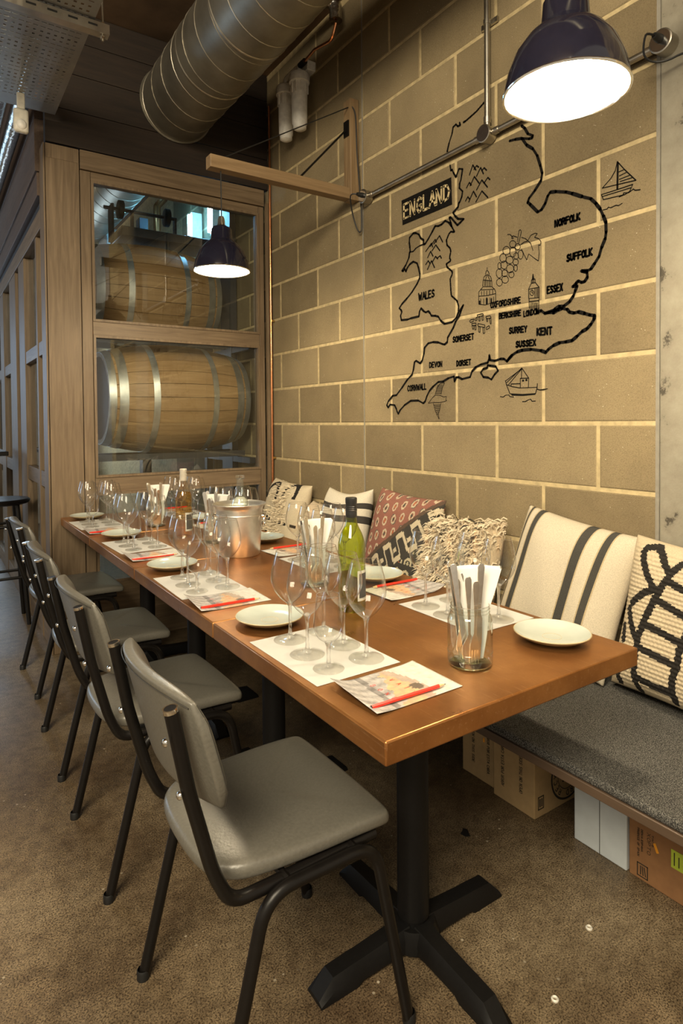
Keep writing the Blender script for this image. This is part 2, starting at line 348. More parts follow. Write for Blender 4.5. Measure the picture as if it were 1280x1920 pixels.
FONT = {'A': [[(0, 0), (.3, 1), (.6, 0)], [(.1, .35), (.5, .35)]], 'B': [[(0, 0), (0, 1), (.4, .95), (.5, .76), (.38, .55), (0, .53)], [(.38, .55), (.56, .3), (.42, .03), (0, 0)]],
 'C': [[(.55, .82), (.35, 1), (.1, .85), (0, .5), (.1, .13), (.35, 0), (.55, .15)]], 'D': [[(0, 0), (0, 1), (.35, .93), (.55, .55), (.4, .1), (0, 0)]],
 'E': [[(.5, 1), (0, 1), (0, 0), (.5, 0)], [(0, .52), (.42, .52)]], 'F': [[(.5, 1), (0, 1), (0, 0)], [(0, .52), (.42, .52)]],
 'G': [[(.52, .85), (.3, 1), (.05, .75), (.02, .3), (.25, 0), (.5, .12), (.52, .45), (.3, .45)]], 'H': [[(0, 0), (0, 1)], [(.5, 0), (.5, 1)], [(0, .5), (.5, .5)]],
 'I': [[(.1, 0), (.1, 1)]], 'K': [[(0, 0), (0, 1)], [(.5, 1), (.04, .48), (.52, 0)]], 'L': [[(0, 1), (0, 0), (.45, 0)]], 'M': [[(0, 0), (.06, 1), (.32, .35), (.58, 1), (.65, 0)]],
 'N': [[(0, 0), (0, 1), (.48, 0), (.5, 1)]], 'O': [[(.28, 1), (.06, .8), (0, .45), (.12, .08), (.3, 0), (.5, .15), (.56, .55), (.46, .88), (.28, 1)]], 'P': [[(0, 0), (0, 1), (.42, .95), (.5, .72), (.36, .5), (0, .48)]],
 'R': [[(0, 0), (0, 1), (.4, .95), (.5, .74), (.36, .52), (0, .5)], [(.25, .5), (.54, 0)]], 'S': [[(.5, .85), (.3, 1), (.06, .85), (.1, .6), (.42, .42), (.5, .18), (.28, 0), (0, .14)]],
 'T': [[(0, 1), (.55, 1)], [(.28, 1), (.28, 0)]], 'U': [[(0, 1), (.02, .2), (.25, 0), (.48, .2), (.5, 1)]], 'V': [[(0, 1), (.27, 0), (.54, 1)]], 'W': [[(0, 1), (.17, 0), (.36, .75), (.55, 0), (.74, 1)]],
 'X': [[(0, 0), (.52, 1)], [(0, 1), (.52, 0)]], 'Y': [[(0, 1), (.27, .5), (.54, 1)], [(.27, .5), (.25, 0)]], ' ': [], 'Z': [[(0, 1), (.5, 1), (0, 0), (.5, 0)]], 'Q': [[(.28, 1), (0, .5), (.28, 0), (.56, .5), (.28, 1)], [(.35, .25), (.6, -.05)]], 'J': [[(.4, 1), (.4, .15), (.2, 0), (0, .15)]]}
def adv(c): return {'I': .2, ' ': .3, 'M': .65, 'W': .74, 'L': .45}.get(c, .54)+.2
def lettering(s):
    """stroke letters of unit height: list of polylines and total width"""
    x = 0; out = []
    for c in s:
        out += [[(x+u, v) for u, v in l] for l in FONT.get(c, [])]; x += adv(c)
    return out, x-.2
def wall_text(s, Z, a, b, h, wgt, mat='black_paint', parent=None, X=PX, name='county_name'):
    (ya, za), (yb, zb) = wyz(Z, [a, b]); (y1, z1), = wyz(Z, [(a[0], a[1]-h)]); H = z1-za
    ls, wd = lettering(s); mb = MB()
    for l in ls: ribbon(mb, [(ya+(yb-ya)*u/wd, za+(zb-za)*u/wd+v*H) for u, v in l], wgt, X=X)
    return mb.build(name, mat, parent or wr)
west = [(525, 520), (505, 485), (520, 420), (545, 340), (552, 292), (575, 270), (590, 285), (610, 275), (604, 256)][::-1]
coastA = [(855, 0), (848, 35), (808, 80), (825, 108), (848, 130), (893, 132), (870, 155), (843, 180), (825, 160), (790, 118), (778, 120), (790, 160), (797, 190), (775, 160), (745, 145), (715, 175), (690, 187), (665, 187), (640, 235), (610, 290), (585, 330), (572, 333),
 (573, 300), (550, 285), (535, 255), (510, 243), (490, 245), (460, 280), (458, 320), (463, 360), (465, 390), (460, 400), (455, 440), (430, 500), (400, 545), (410, 548), (420, 530), (432, 550), (440, 525), (460, 495), (490, 472), (520, 485), (530, 515), (543, 570), (540, 605), (520, 650), (480, 715), (440, 765), (400, 810), (378, 845), (392, 858), (398, 875), (388, 905), (395, 940), (445, 935), (470, 925), (535, 910), (540, 870), (552, 845), (575, 870), (590, 878), (610, 868), (625, 885), (635, 905), (665, 905), (690, 912), (710, 945), (740, 970), (800, 955), (835, 920), (850, 880), (890, 820),
 (870, 870), (858, 905), (830, 950), (810, 1000), (765, 1080), (762, 1115), (740, 1135), (720, 1130), (690, 1118), (650, 1115), (610, 1125), (580, 1160), (575, 1210), (560, 1265), (545, 1285), (512, 1265), (500, 1275), (490, 1340), (480, 1375), (440, 1420), (400, 1480), (355, 1540), (325, 1545), (290, 1590), (278, 1620), (290, 1640), (305, 1615), (340, 1620), (355, 1650), (360, 1670), (370, 1690), (385, 1660), (420, 1620), (470, 1585), (530, 1583), (570, 1605), (585, 1590), (600, 1545), (620, 1505), (650, 1470), (690, 1435), (730, 1430), (770, 1405), (815, 1390), (820, 1430), (833, 1397), (850, 1395), (880, 1412), (945, 1395), (960, 1350), (990, 1315), (1030, 1295), (1085, 1280), (1095, 1255), (1098, 1220), (1105, 1260), (1140, 1265), (1185, 1250), (1215, 1250), (1240, 1270), (1275, 1225)]
northw = [(528, 598), (535, 640), (545, 632), (555, 658), (575, 690), (600, 625), (628, 628), (620, 680), (615, 715), (605, 740), (603, 780), (628, 805), (622, 850), (603, 896)]
mbc = MB()
ribbon(mbc, wyz(ZC, west), .0065); ribbon(mbc, wyz(ZC, northw), .0065); ribbon(mbc, wyz(ZA, coastA), .0075)
ribbon(mbc, wyz(ZA, [(465, 395), (490, 390), (510, 365), (540, 345), (572, 333)]), .0045)
ribbon(mbc, wyz(ZA, [(1085, 1300), (1105, 1304), (1150, 1310), (1168, 1345), (1140, 1375), (1115, 1415), (1090, 1400), (1050, 1395), (1030, 1360), (1050, 1330), (1082, 1320)]), .007, closed=True)
ribbon(mbc, wyz(ZC, [(1100, 280), (1125, 300), (1150, 345), (1190, 360), (1185, 378), (1160, 385), (1100, 382), (1050, 390), (1005, 402)]), .008)
ribbon(mbc, wyz(ZC, [(1105, 385), (1140, 435), (1190, 465), (1225, 520), (1250, 600), (1265, 660), (1255, 720), (1205, 800), (1160, 860), (1148, 895)]), .0085)
ribbon(mbc, wyz(ZB, [(125, 850), (145, 868), (205, 928), (235, 910), (265, 860), (285, 800), (305, 770), (350, 765), (430, 768), (480, 780), (560, 805), (630, 822), (670, 860), (705, 905), (730, 960), (750, 1010), (752, 1090), (745, 1140), (715, 1215), (695, 1285), (660, 1340), (630, 1385), (600, 1398), (555, 1400), (600, 1410), (603, 1450), (580, 1485), (555, 1492), (530, 1480), (510, 1500), (485, 1525), (520, 1520), (505, 1560), (490, 1600), (460, 1645), (415, 1680), (380, 1680), (340, 1705)]), .009)
ribbon(mbc, wyz(ZE, [(340, 88), (300, 105), (262, 118), (232, 95), (200, 112)]), .009)
ribbon(mbc, wyz(ZE, [(330, 115), (370, 90), (400, 78), (440, 85), (460, 108), (495, 115), (530, 105), (580, 118), (620, 130), (660, 135), (655, 165), (630, 205), (600, 240), (560, 262), (520, 300), (480, 335), (430, 345), (380, 352), (330, 375), (290, 405), (270, 430), (230, 415), (150, 405), (80, 412), (40, 425), (0, 452), (-25, 480), (-40, 500)]), .0095)
mbc.add([(PX, y, z) for y, z in wyz(ZE, [(262, 110), (300, 100), (345, 84), (385, 60), (400, 78), (365, 98), (325, 122), (268, 126)])], [tuple(range(8))])
mbc.build('painted_coastline', 'black_paint', wr)['label'] = 'thick black painted coastline of a map'
mbd = MB()
def dashed(pts, w, on=.013, off=.006):
    P = [Vector(p) for p in pts]; L = 0; cur = [P[0]]; pen = True
    for a, b in zip(P, P[1:]):
        d = (b-a).length; pos = 0
        while pos < d:
            lim = on if pen else off; st = min(lim-L, d-pos); pos += st; L += st; q = a+(b-a)*(pos/d)
            if pen: cur.append(q)
            if L >= lim-1e-6:
                if pen: ribbon(mbd, cur, w)
                pen = not pen; L = 0; cur = [q]
dashed(wyz(ZC, [(832, 50), (800, 95), (740, 165), (690, 210), (650, 245), (612, 265)]), .0065)
dashed(wyz(ZA, [(797, 190), (820, 235), (790, 232), (775, 250), (755, 300), (760, 340), (785, 365), (790, 390), (780, 440), (790, 465), (755, 490), (760, 515), (800, 550), (803, 570), (785, 610), (790, 700), (795, 745), (840, 785), (853, 830), (850, 880)]), .0065)
mbd.build('painted_border', 'black_paint', wr)['label'] = 'dashed black border lines painted on the map'
for Z, ch in ((ZA, [[(590, 390), (635, 325), (645, 355)], [(625, 350), (665, 295), (675, 315)], [(655, 330), (700, 265), (725, 315)], [(640, 385), (670, 338), (703, 385)], [(605, 440), (628, 390), (648, 428)], [(590, 495), (610, 465), (625, 490)], [(603, 535), (635, 465), (660, 520)], [(640, 480), (668, 430), (685, 450)], [(680, 445), (705, 425), (715, 445)]]),
              (ZC, [[(683, 675), (710, 595), (735, 635)], [(720, 630), (740, 600), (757, 612)], [(740, 685), (772, 615), (795, 665)], [(785, 640), (800, 617), (820, 637)], [(660, 778), (682, 735), (698, 755)], [(690, 760), (722, 688), (760, 740)], [(740, 795), (782, 715), (827, 772)], [(800, 740), (830, 695), (847, 712)], [(652, 883), (670, 850), (685, 868)], [(678, 890), (715, 805), (740, 850)], [(735, 890), (783, 803), (830, 855)]])):
    strokes('painted_mountains', Z, ch, .0045, label='group of black zigzag mountain peaks painted on the map')
strokes('painted_sailboat', ZB, [[(722, 738), (790, 660), (825, 600), (842, 525)], [(842, 525), (838, 745)], [(850, 535), (846, 745)], [(842, 525), (900, 590), (990, 675)], [(722, 738), (860, 705), (990, 675)], [(855, 608), (895, 590)], [(858, 640), (915, 612)], [(858, 668), (940, 635)], [(865, 685), (965, 652)], [(715, 790), (840, 750), (965, 708), (940, 765), (900, 790), (730, 830), (715, 790)], [(722, 805), (950, 735)],
    [(858, 808), (885, 795), (895, 775), (930, 775), (945, 765), (970, 745), (985, 755), (1025, 750)], [(728, 912), (760, 905), (770, 890), (790, 895), (830, 875), (850, 878), (880, 860)]], .0028, label='small sailing boat drawn in black line')
strokes('painted_fishing_boat', ZD, [[(350, 1255), (358, 1285), (385, 1355)], [(358, 1285), (400, 1300), (460, 1310), (585, 1305)], [(590, 1278), (588, 1310), (575, 1355)], [(462, 1305), (462, 1238), (525, 1236), (522, 1308)], [(473, 1160), (470, 1240)], [(473, 1160), (360, 1270)], [(473, 1160), (525, 1236)], [(473, 1165), (355, 1255)], [(473, 1165), (372, 1288)], [(393, 1295), (393, 1280), (462, 1278)], [(312, 1375), (335, 1378), (350, 1365), (375, 1362), (385, 1375), (412, 1378)], [(478, 1412), (500, 1412), (520, 1400), (538, 1393), (550, 1410), (575, 1408)], [(590, 1320), (610, 1325), (640, 1320), (665, 1315)]], .0028,
    fills=[[(385, 1350), (480, 1355), (578, 1348), (572, 1362), (480, 1370), (400, 1368)], [(475, 1248), (490, 1247), (490, 1262), (475, 1263)], [(500, 1243), (515, 1242), (515, 1258), (500, 1259)]], label='fishing boat on waves drawn in black line')
ell = lambda cx, cy, rx, ry: [(cx+rx*math.cos(a*PI/8), cy+ry*math.sin(a*PI/8)) for a in range(17)]
strokes('painted_grapes', ZD, [ell(*g) for g in [(405, 232, 24, 27), (358, 280, 27, 32), (442, 250, 20, 23), (406, 290, 24, 37), (332, 335, 24, 34), (382, 350, 27, 28), (430, 320, 18, 25), (464, 310, 19, 34), (340, 388, 25, 30), (427, 366, 20, 24), (306, 395, 13, 26), (385, 415, 27, 31), (304, 450, 23, 35), (427, 410, 13, 25), (345, 450, 22, 26), (395, 460, 20, 23), (348, 497, 25, 27), (305, 518, 22, 28)]] +
    [[(440, 215), (452, 130), (462, 122), (470, 135), (450, 225)], [(365, 160), (385, 158), (400, 175), (410, 185), (405, 192), (395, 185), (405, 168), (440, 180)], [(465, 235), (490, 215), (515, 210), (540, 165), (570, 150), (590, 152), (568, 180), (600, 190), (617, 212), (612, 240), (598, 237), (603, 300), (597, 358), (565, 335), (525, 305), (510, 350), (490, 310), (470, 265)], [(470, 180), (500, 190), (540, 225), (557, 280)]], .0022, label='bunch of grapes with a leaf drawn in thin black line')
strokes('painted_domed_building', ZD, [[(213, 405), (213, 430)], [(200, 460), (205, 435), (213, 430), (222, 435), (230, 462)], [(185, 500), (190, 475), (215, 458), (240, 475), (247, 510)], [(200, 500), (212, 465)], [(232, 500), (218, 465)], [(180, 550), (183, 500), (248, 507), (250, 550)], [(180, 550), (250, 550)], [(195, 505), (194, 545)], [(203, 505), (202, 545)], [(215, 505), (215, 548)], [(228, 505), (228, 548)], [(238, 507), (238, 548)], [(150, 590), (165, 572), (180, 555)], [(250, 552), (268, 568), (277, 590)], [(150, 590), (150, 682), (200, 688), (277, 662), (277, 590)], [(150, 622), (210, 618), (277, 602)], [(165, 575), (265, 570)], [(172, 585), (172, 615)], [(190, 580), (190, 615)], [(210, 580), (210, 613)], [(232, 578), (232, 610)], [(255, 575), (255, 605)], [(165, 640), (165, 680)], [(188, 640), (188, 682)], [(235, 632), (235, 675)], [(262, 625), (262, 665)]], .0024,
    fills=[[(152, 655), (162, 655), (162, 682), (152, 682)], [(203, 640), (210, 628), (218, 640), (218, 683), (203, 684)], [(240, 640), (250, 632), (250, 668), (240, 672)]], label='round domed building drawn in black line')
strokes('painted_clock_tower', ZD, [[(557, 455), (550, 500)], [(557, 455), (565, 500)], [(545, 525), (545, 500), (573, 492), (575, 520), (545, 525)], [(553, 500), (553, 525)], [(563, 496), (563, 522)], [(545, 525), (525, 565), (525, 640), (603, 632), (603, 555), (575, 520)], [(525, 570), (600, 555)], [(572, 560), (572, 636)], ell(549, 597, 15, 20), [(549, 597), (549, 584)], [(549, 597), (558, 600)], [(585, 560), (585, 630)], [(594, 558), (594, 630)], [(527, 662), (603, 655)], [(527, 640), (530, 715)], [(603, 632), (598, 712)]] + [[(x, 668), (x-3, 716)] for x in (541, 551, 561, 571, 581, 590)], .0026,
    fills=[[(553, 500), (557, 455), (562, 498)]], label='square clock tower drawn in black line')
strokes('painted_standing_stones', ZD, [l+[l[0]] for l in [[(82, 808), (90, 798), (118, 793), (112, 808), (88, 820)], [(98, 825), (130, 823), (130, 840), (100, 842)], [(100, 842), (104, 868), (113, 868), (112, 842)], [(120, 842), (122, 875), (131, 873), (130, 842)], [(138, 762), (180, 752), (186, 765), (142, 777)], [(128, 785), (138, 778), (138, 800), (126, 808)], [(150, 777), (152, 808), (161, 806), (160, 775)], [(174, 770), (176, 803), (186, 800), (185, 767)], [(203, 775), (236, 768), (243, 785), (208, 790)], [(208, 790), (210, 810), (217, 812), (217, 790)], [(230, 788), (238, 830), (244, 828), (242, 787)], [(143, 826), (197, 838), (195, 856), (145, 846)], [(149, 848), (150, 890), (160, 892), (160, 850)], [(181, 855), (184, 902), (195, 898), (194, 856)], [(205, 857), (227, 842), (232, 858), (208, 874)]]], .0026, label='ring of standing stones drawn in black line')
strokes('painted_seabird', ZA, [[(610, 1605), (640, 1565), (665, 1540), (700, 1540), (735, 1555), (755, 1550), (750, 1575), (757, 1585), (740, 1590), (700, 1600), (650, 1598), (610, 1605)], [(665, 1535), (680, 1480), (705, 1447), (740, 1440), (722, 1480), (712, 1535)], [(650, 1605), (665, 1660), (680, 1700), (697, 1732), (690, 1690), (703, 1650), (710, 1605)]] + [[(668+k*2.2, 1527-k*13), (712+k*2.5, 1525-k*13)] for k in range(6)] + [[(655+k*5, 1620+k*14), (708-k*3.5, 1618+k*14)] for k in range(6)], .0022, label='flying seabird drawn in thin black line')
for s, Z, a, b, h, wg in [('WALES', ZA, (533, 783), (658, 752), 55, .0062), ('SOMERSET', ZA, (808, 1118), (972, 1092), 43, .0052), ('DEVON', ZA, (620, 1320), (720, 1310), 40, .005), ('DORSET', ZA, (838, 1307), (948, 1295), 40, .005), ('CORNWALL', ZA, (445, 1508), (592, 1492), 42, .0052),
    ('OXFORDSHIRE', ZD, (240, 710), (463, 670), 40, .0048), ('BERKSHIRE', ZD, (305, 790), (465, 765), 38, .0048), ('LONDON', ZD, (488, 775), (600, 752), 40, .0045), ('SURREY', ZD, (380, 902), (510, 888), 42, .0052), ('KENT', ZD, (588, 915), (697, 905), 50, .006), ('SUSSEX', ZD, (430, 1005), (577, 990), 42, .0056), ('ESSEX', ZD, (665, 602), (778, 578), 50, .0058), ('SUFFOLK', ZD, (812, 362), (1000, 312), 48, .006), ('NORFOLK', ZD, (722, 102), (908, 45), 46, .006)]:
    wall_text(s, Z, a, b, h, wg)['label'] = 'hand-painted black county name ' + s
sg = wyz(ZC, [(140, 880), (538, 692), (545, 912), (148, 1078)])
pn = MB().add([(PX, y, z) for y, z in sg], [(0, 1, 2, 3)]).build('painted_name_panel', 'black_paint', wr); pn['label'] = 'black painted panel with pale letters ENGLAND'
wall_text('ENGLAND', ZC, (160, 1024), (522, 868), 112, .0085, 'mortar', pn, PX-.0006, 'panel_letters')

# ---- timber and glass partition in front of the cask room
wb = thing('wall_back', kind='structure', loc=(.56, PY, 0))
MB().box(.56, .73, PY, PY+.14, 0, 2.775).build('post', 'timber', wb, bevel=.003)
MB().box(.548, .556, PY+.002, PY+.138, 0, 2.775).build('cover_strip', 'timber', wb)
zb = [2.785, 2.98, 3.18, 3.36, CEIL-.002]
for a, b in zip(zb, zb[1:]): MB().box(.56, 1.893, PY-.004, PY+.05, a, b-.003).build('board', 'dark_timber', wb, bevel=.002)
MB().box(1.868, 1.893, PY-.03, PY-.001, 0, 2.69).build('cover_strip', 'timber', wb, bevel=.002)
MB().box(.56, .727, PY-.002, PY+.002, 2.70, 2.775).build('post_cap', 'timber', wb)
w1 = thing('window_1', kind='structure', loc=(1.3, PY, 0))
MB().box(.735, 1.866, PY, PY+.10, 2.675, 2.78).build('head_board', 'timber_x', w1, bevel=.002)
MB().box(.735, .79, PY+.012, PY+.09, 0, 2.672).build('stile', 'timber', w1, bevel=.002)
MB().box(1.83, 1.866, PY+.012, PY+.09, 0, 2.672).build('stile', 'timber', w1, bevel=.002)
for z0, z1 in ((2.625, 2.672), (1.762, 1.838), (.868, .955), (0, .35)):
    MB().box(.792, 1.828, PY+.012, PY+.09, z0, z1).build('rail', 'timber_x', w1, bevel=.002)
for z0, z1 in ((1.838, 2.625), (.955, 1.762), (.35, .868)):
    be = MB()
    for q in ((.792, .806, z0, z1), (1.814, 1.828, z0, z1), (.806, 1.814, z0, z0+.014), (.806, 1.814, z1-.014, z1)): be.box(q[0], q[1], PY+.006, PY+.03, q[2], q[3])
    be.build('glazing_bead', 'timber', w1)
    MB().box(.80, 1.82, PY+.034, PY+.040, z0+.006, z1-.006).build('pane', 'window_glass', w1)
# ---- glazed side of the cask room, running back beside the aisle
ws = thing('wall_left', kind='structure', loc=(.56, 5, 0)); SX = .556
for y0, y1 in ((3.805, 3.85), (4.02, 4.07), (4.58, 4.86), (5.05, 5.42), (5.88, 6.15), (6.9, 7.1)): MB().box(SX, SX+.07, y0, y1, 0, 2.36).build('post', 'post_timber', ws, bevel=.003)
MB().box(SX+.02, SX+.06, 4.862, 5.048, 0, 2.36).build('slot_panel', 'steel_paint', ws)
MB().box(SX-.004, SX+.075, 3.802, 7.2, 2.362, 2.47).build('head_rail', 'timber_y', ws, bevel=.003); MB().box(SX+.01, SX+.06, 3.802, 7.2, 2.472, 2.53).build('dark_channel', 'steel_paint', ws)
MB().box(SX-.02, SX+.06, 3.802, 7.2, 2.532, 2.66).build('trim_board', 'fascia_timber', ws, bevel=.003)
for a, b in ((2.662, 2.95), (2.953, 3.24), (3.243, CEIL-.002)): MB().box(SX-.03, SX+.03, 3.79, 7.2, a, b).build('fascia_board', 'fascia_timber', ws, bevel=.002)
for y0, y1 in ((3.852, 4.018), (4.072, 4.578), (5.422, 5.878), (6.152, 6.898)):
    for z0, z1 in ((1.66, 1.74), (.90, .99), (0, .12)): MB().box(SX+.005, SX+.065, y0, y1, z0, z1).build('rail', 'timber_y', ws, bevel=.002)
    for z0, z1 in ((.12, .90), (.99, 1.66), (1.74, 2.36)): MB().box(SX+.03, SX+.036, y0, y1, z0, z1).build('pane', 'window_glass', ws)
# ---- far end of the building with daylight windows
we = MB().box(-4.5, 2.12, 8.6, 8.75, 0, CEIL).build('wall_end', 'cask_wall'); tag(we, kind='structure')
for k, (x0, x1) in enumerate(((.45, 1.15),)):
    w = thing('window_%d' % (k+2), kind='structure', loc=((x0+x1)/2, 8.58, 1))
    MB().box(x0, x1, 8.585, 8.595, .75, 2.4).build('pane', 'daylight_pane', w)
    fr = MB()
    for q in ((x0-.05, x0, .7, 2.45), (x1, x1+.05, .7, 2.45), (x0, x1, .7, .75), (x0, x1, 2.4, 2.45), (x0, x1, 1.52, 1.57)): fr.box(q[0], q[1], 8.55, 8.598, q[2], q[3])
    fr.build('frame', 'steel_paint', w)

# ================================================================ FURNITURE
# ---- four square copper-topped tables in a row
TX0, TX1, TZ = .603, 1.324, .75
TY = [.775, 1.497, 2.219, 2.941, 3.655]
tl = ['copper-topped square table on a black cross base, at the free end of the row', 'copper-topped table, second from the free end of the row', 'copper-topped table, third from the free end of the row', 'copper-topped table at the end of the row against the glazed partition']
for i in range(4):
    y0, y1 = TY[i]+.0015, TY[i+1]-.0015; cx, cy = (TX0+TX1)/2, (TY[i]+TY[i+1])/2
    t = thing('dining_table', tl[i], 'table', (cx, cy, 0), group='copper tables in a row')
    MB().box(TX0, TX1, y0, y1, TZ-.042, TZ).build('table_top', 'copper_sheet', t, bevel=.0035)
    MB().box(TX0+.02, TX1-.02, y0+.02, y1-.02, TZ-.05, TZ-.0425).build('under_board', 'black_iron', t)
    MB().lathe([(.001, .055), (.034, .055), (.034, .068), (.0385, .07), (.0385, .70), (.001, .70)], 28, (cx, cy, 0)).build('column', 'black_iron', t, smooth=True)
    sp = MB(); sp.box(cx-.20, cx+.20, cy-.025, cy+.025, .685, .6995); sp.box(cx-.025, cx+.025, cy-.20, cy+.20, .685, .6995); sp.build('top_spider', 'black_iron', t)
    hub = MB().lathe([(.001, .01), (.062, .01), (.062, .03), (.052, .058), (.001, .058)], 28, (cx, cy, 0)).build('hub', 'black_iron', t, smooth=True)
    for q in range(4):
        ca, sa = math.cos(q*PI/2), math.sin(q*PI/2)
        def fn(u, v, w, ca=ca, sa=sa): return (cx+u*ca-w*sa, cy+u*sa+w*ca, v)
        mb = MB(); prof = [(.03, .016, .030, .062), (.12, .016, .028, .052), (.235, .016, .028, .044), (.272, .004, .027, .012)]
        rows = []
        for (u, zl, hw, zt) in [(.03, .012, .034, .062), (.08, .012, .030, .056), (.17, .010, .029, .050), (.185, .0, .029, .050), (.245, .0, .029, .046), (.282, .0, .029, .010)]:
            rows.append([fn(u, zl, -hw), fn(u, zl, hw), fn(u, zt*.55, hw), fn(u, zt, hw*.62), fn(u, zt, -hw*.62), fn(u, zt*.55, -hw)])
        vs = [p for r in rows for p in r]; n = 6; m = len(rows)
        fs = [(a*n+k, a*n+(k+1) % n, (a+1)*n+(k+1) % n, (a+1)*n+k) for a in range(m-1) for k in range(n)] + [tuple(range(n)), tuple((m-1)*n+k for k in range(n))]
        mb.add(vs, fs).build('foot', 'black_iron', t, smooth=True, ang=30)
# ---- stacking chairs (local: +x towards the table, origin under the seat centre on the floor)
def make_chair():
    c = thing('dining_chair', 'x', 'chair', group='grey vinyl chairs along the table')
    ox = .60
    for s in (-1, 1):
        y = s*.188; ya = s*.210
        MB().tube(fillet([(.330-ox, y, .788), (.359-ox, y, .637), (.400-ox, y, .482), (.432-ox, y, .414), (.51-ox, y, .413), (.755-ox, y*.95, .413)], [.3, .3, .05, .05]), .0125, 12).build('back_tube', 'black_tube', c, False, True)
        fc = lambda X, Y, Z, y=y: (.329-ox+X-Z*.18, y+Y, .789+Z+X*.18)
        cap = MB().lathe([(.0105, .002), (.0132, .002), (.0134, .0), (.0132, -.005), (.0124, -.005)], 16, fn=fc).build('tube_cap', 'chrome', c, False, True); MB().lathe([(.0005, .0018), (.0106, .0018)], 16, fn=fc).build('cap_plug', 'black_tube', cap, False)
        a = MB().tube(fillet([(.388-ox, ya*1.0, .0), (.492-ox, ya, .416), (.735-ox, ya, .416), (.822-ox, ya, .0)], .075, 7), .0125, 12).build('leg_arch', 'black_tube', c, False, True)
        for x in (.388-ox, .822-ox): MB().lathe([(.001, .0), (.0145, .0), (.0145, .018), (.0126, .022)], 12, (x, ya, 0)).build('foot_cap', 'black_flex', a, False, True)
        for xx, zz in ((.343-ox, .735), (.366-ox, .638)):
            MB().lathe([(.001, .006), (.004, .0055), (.0068, .003), (.0075, 0)], 10, fn=lambda X, Y, Z, xx=xx, zz=zz, y=y: (xx-.0225-Z, y+X, zz+Y)).build('bolt', 'chrome', c, False, True)
    MB().tube([(.54-ox, -.205, .418), (.54-ox, .205, .418)], .009, 8).build('cross_bar', 'black_tube', c, False, True)
    MB().tube([(.69-ox, -.205, .418), (.69-ox, .205, .418)], .009, 8).build('cross_bar', 'black_tube', c, False, True)
    # seat pad: rounded plan, narrower and rounder at the back
    out = [(.770, -.1945), (.790, -.192), (.796, -.175), (.799, -.1), (.800, 0), (.799, .1), (.796, .175), (.790, .192), (.770, .1945), (.70, .194), (.60, .19), (.50, .183), (.45, .17), (.418, .14), (.402, .09), (.398, 0), (.402, -.09), (.418, -.14), (.45, -.17), (.50, -.183), (.60, -.192), (.70, -.194)]
    cx = .6; mb = MB(); rings = [(.93, .4275), (.985, .429), (1.0, .436), (1.0, .448), (.98, .457), (.92, .462), (.6, .467), (.3, .468)]
    vs = []; n = len(out)
    for sc, z in rings: vs += [(cx+(x-cx)*sc-ox, y*sc, z-.006*max(0, (x-.74)/.06)) for x, y in out]
    fs = [(a*n+k, a*n+(k+1) % n, (a+1)*n+(k+1) % n, (a+1)*n+k) for a in range(len(rings)-1) for k in range(n)] + [tuple(range(n)), tuple((len(rings)-1)*n+k for k in range(n))]
    o = mb.add(vs, fs).build('seat', 'grey_vinyl', c, False, True, ang=70); md = o.modifiers.new('s', 'SUBSURF'); md.levels = 1; md.render_levels = 2
    # back pad: curved in plan, leaning back, top edge dipping a little between the tubes
    NU, NV = 12, 6; rows = []
    def P(u, v, side):          # u -1..1 across, v 0..1 up, side 0 back 1 front
        z = .592+v*(.200+.018*(1-abs(u)**3)); lean = (.80-z)*.26
        hol = -.030*(1-u*u); th = .046*(1-.55*abs(u)**6)*(1-.5*abs(2*v-1)**8)
        yy = u*(.212-.022*(abs(2*v-1)**4)*.8)
        return (.333-ox+lean+hol+.014+(th if side else 0)+.012*abs(u)**3, yy, z)
    mb = MB(); g = {}
    for side in (0, 1):
        for i in range(NU+1):
            for j in range(NV+1): g[side, i, j] = len(mb.v); mb.v.append(P(i/NU*2-1, j/NV, side))
    for side in (0, 1):
        for i in range(NU):
            for j in range(NV): mb.f.append((g[side, i, j], g[side, i+1, j], g[side, i+1, j+1], g[side, i, j+1]))
    for i in range(NU):
        for j in (0, NV): mb.f.append((g[0, i, j], g[0, i+1, j], g[1, i+1, j], g[1, i, j]))
    for j in range(NV):
        for i in (0, NU): mb.f.append((g[0, i, j], g[0, i, j+1], g[1, i, j+1], g[1, i, j]))
    o = mb.build('backrest', 'grey_vinyl', c, False, True, ang=180)
    md = o.modifiers.new('b', 'BEVEL'); md.width = .010; md.segments = 3; md.limit_method = 'ANGLE'; md.angle_limit = math.radians(45)
    md = o.modifiers.new('s', 'SUBSURF'); md.levels = 1; md.render_levels = 1
    rim = [P(-.985+1.97*k/24, 1, 0) for k in range(25)]
    MB().tube([(x-.001, y, z-.010) for x, y, z in rim], .0011, 5).build('seam', 'vinyl_stitch', o, False)
    fr = [P(-1, .02+k*.16, 1) for k in range(7)]
    MB().tube([(x-.004, y-.0012, z) for x, y, z in fr], .0010, 5).build('seam', 'vinyl_stitch', o, False)
    return c
ch0 = make_chair()
cl = ['grey vinyl chair with black tube frame, at the free end of the table row', 'grey vinyl chair with black tube frame, second from the free table end', 'grey vinyl chair with black tube frame, third from the free table end', 'grey vinyl chair with black tube frame, next to the timber partition post']
for i, y in enumerate((1.195, 1.897, 2.562, 3.34)):
    c = ch0 if i == 0 else dup(ch0); c.location = (.60+(0, -.012, -.008, .01)[i], y, 0); c['label'] = cl[i]; c.rotation_euler = (0, 0, (0, .012, -.015, .03)[i])
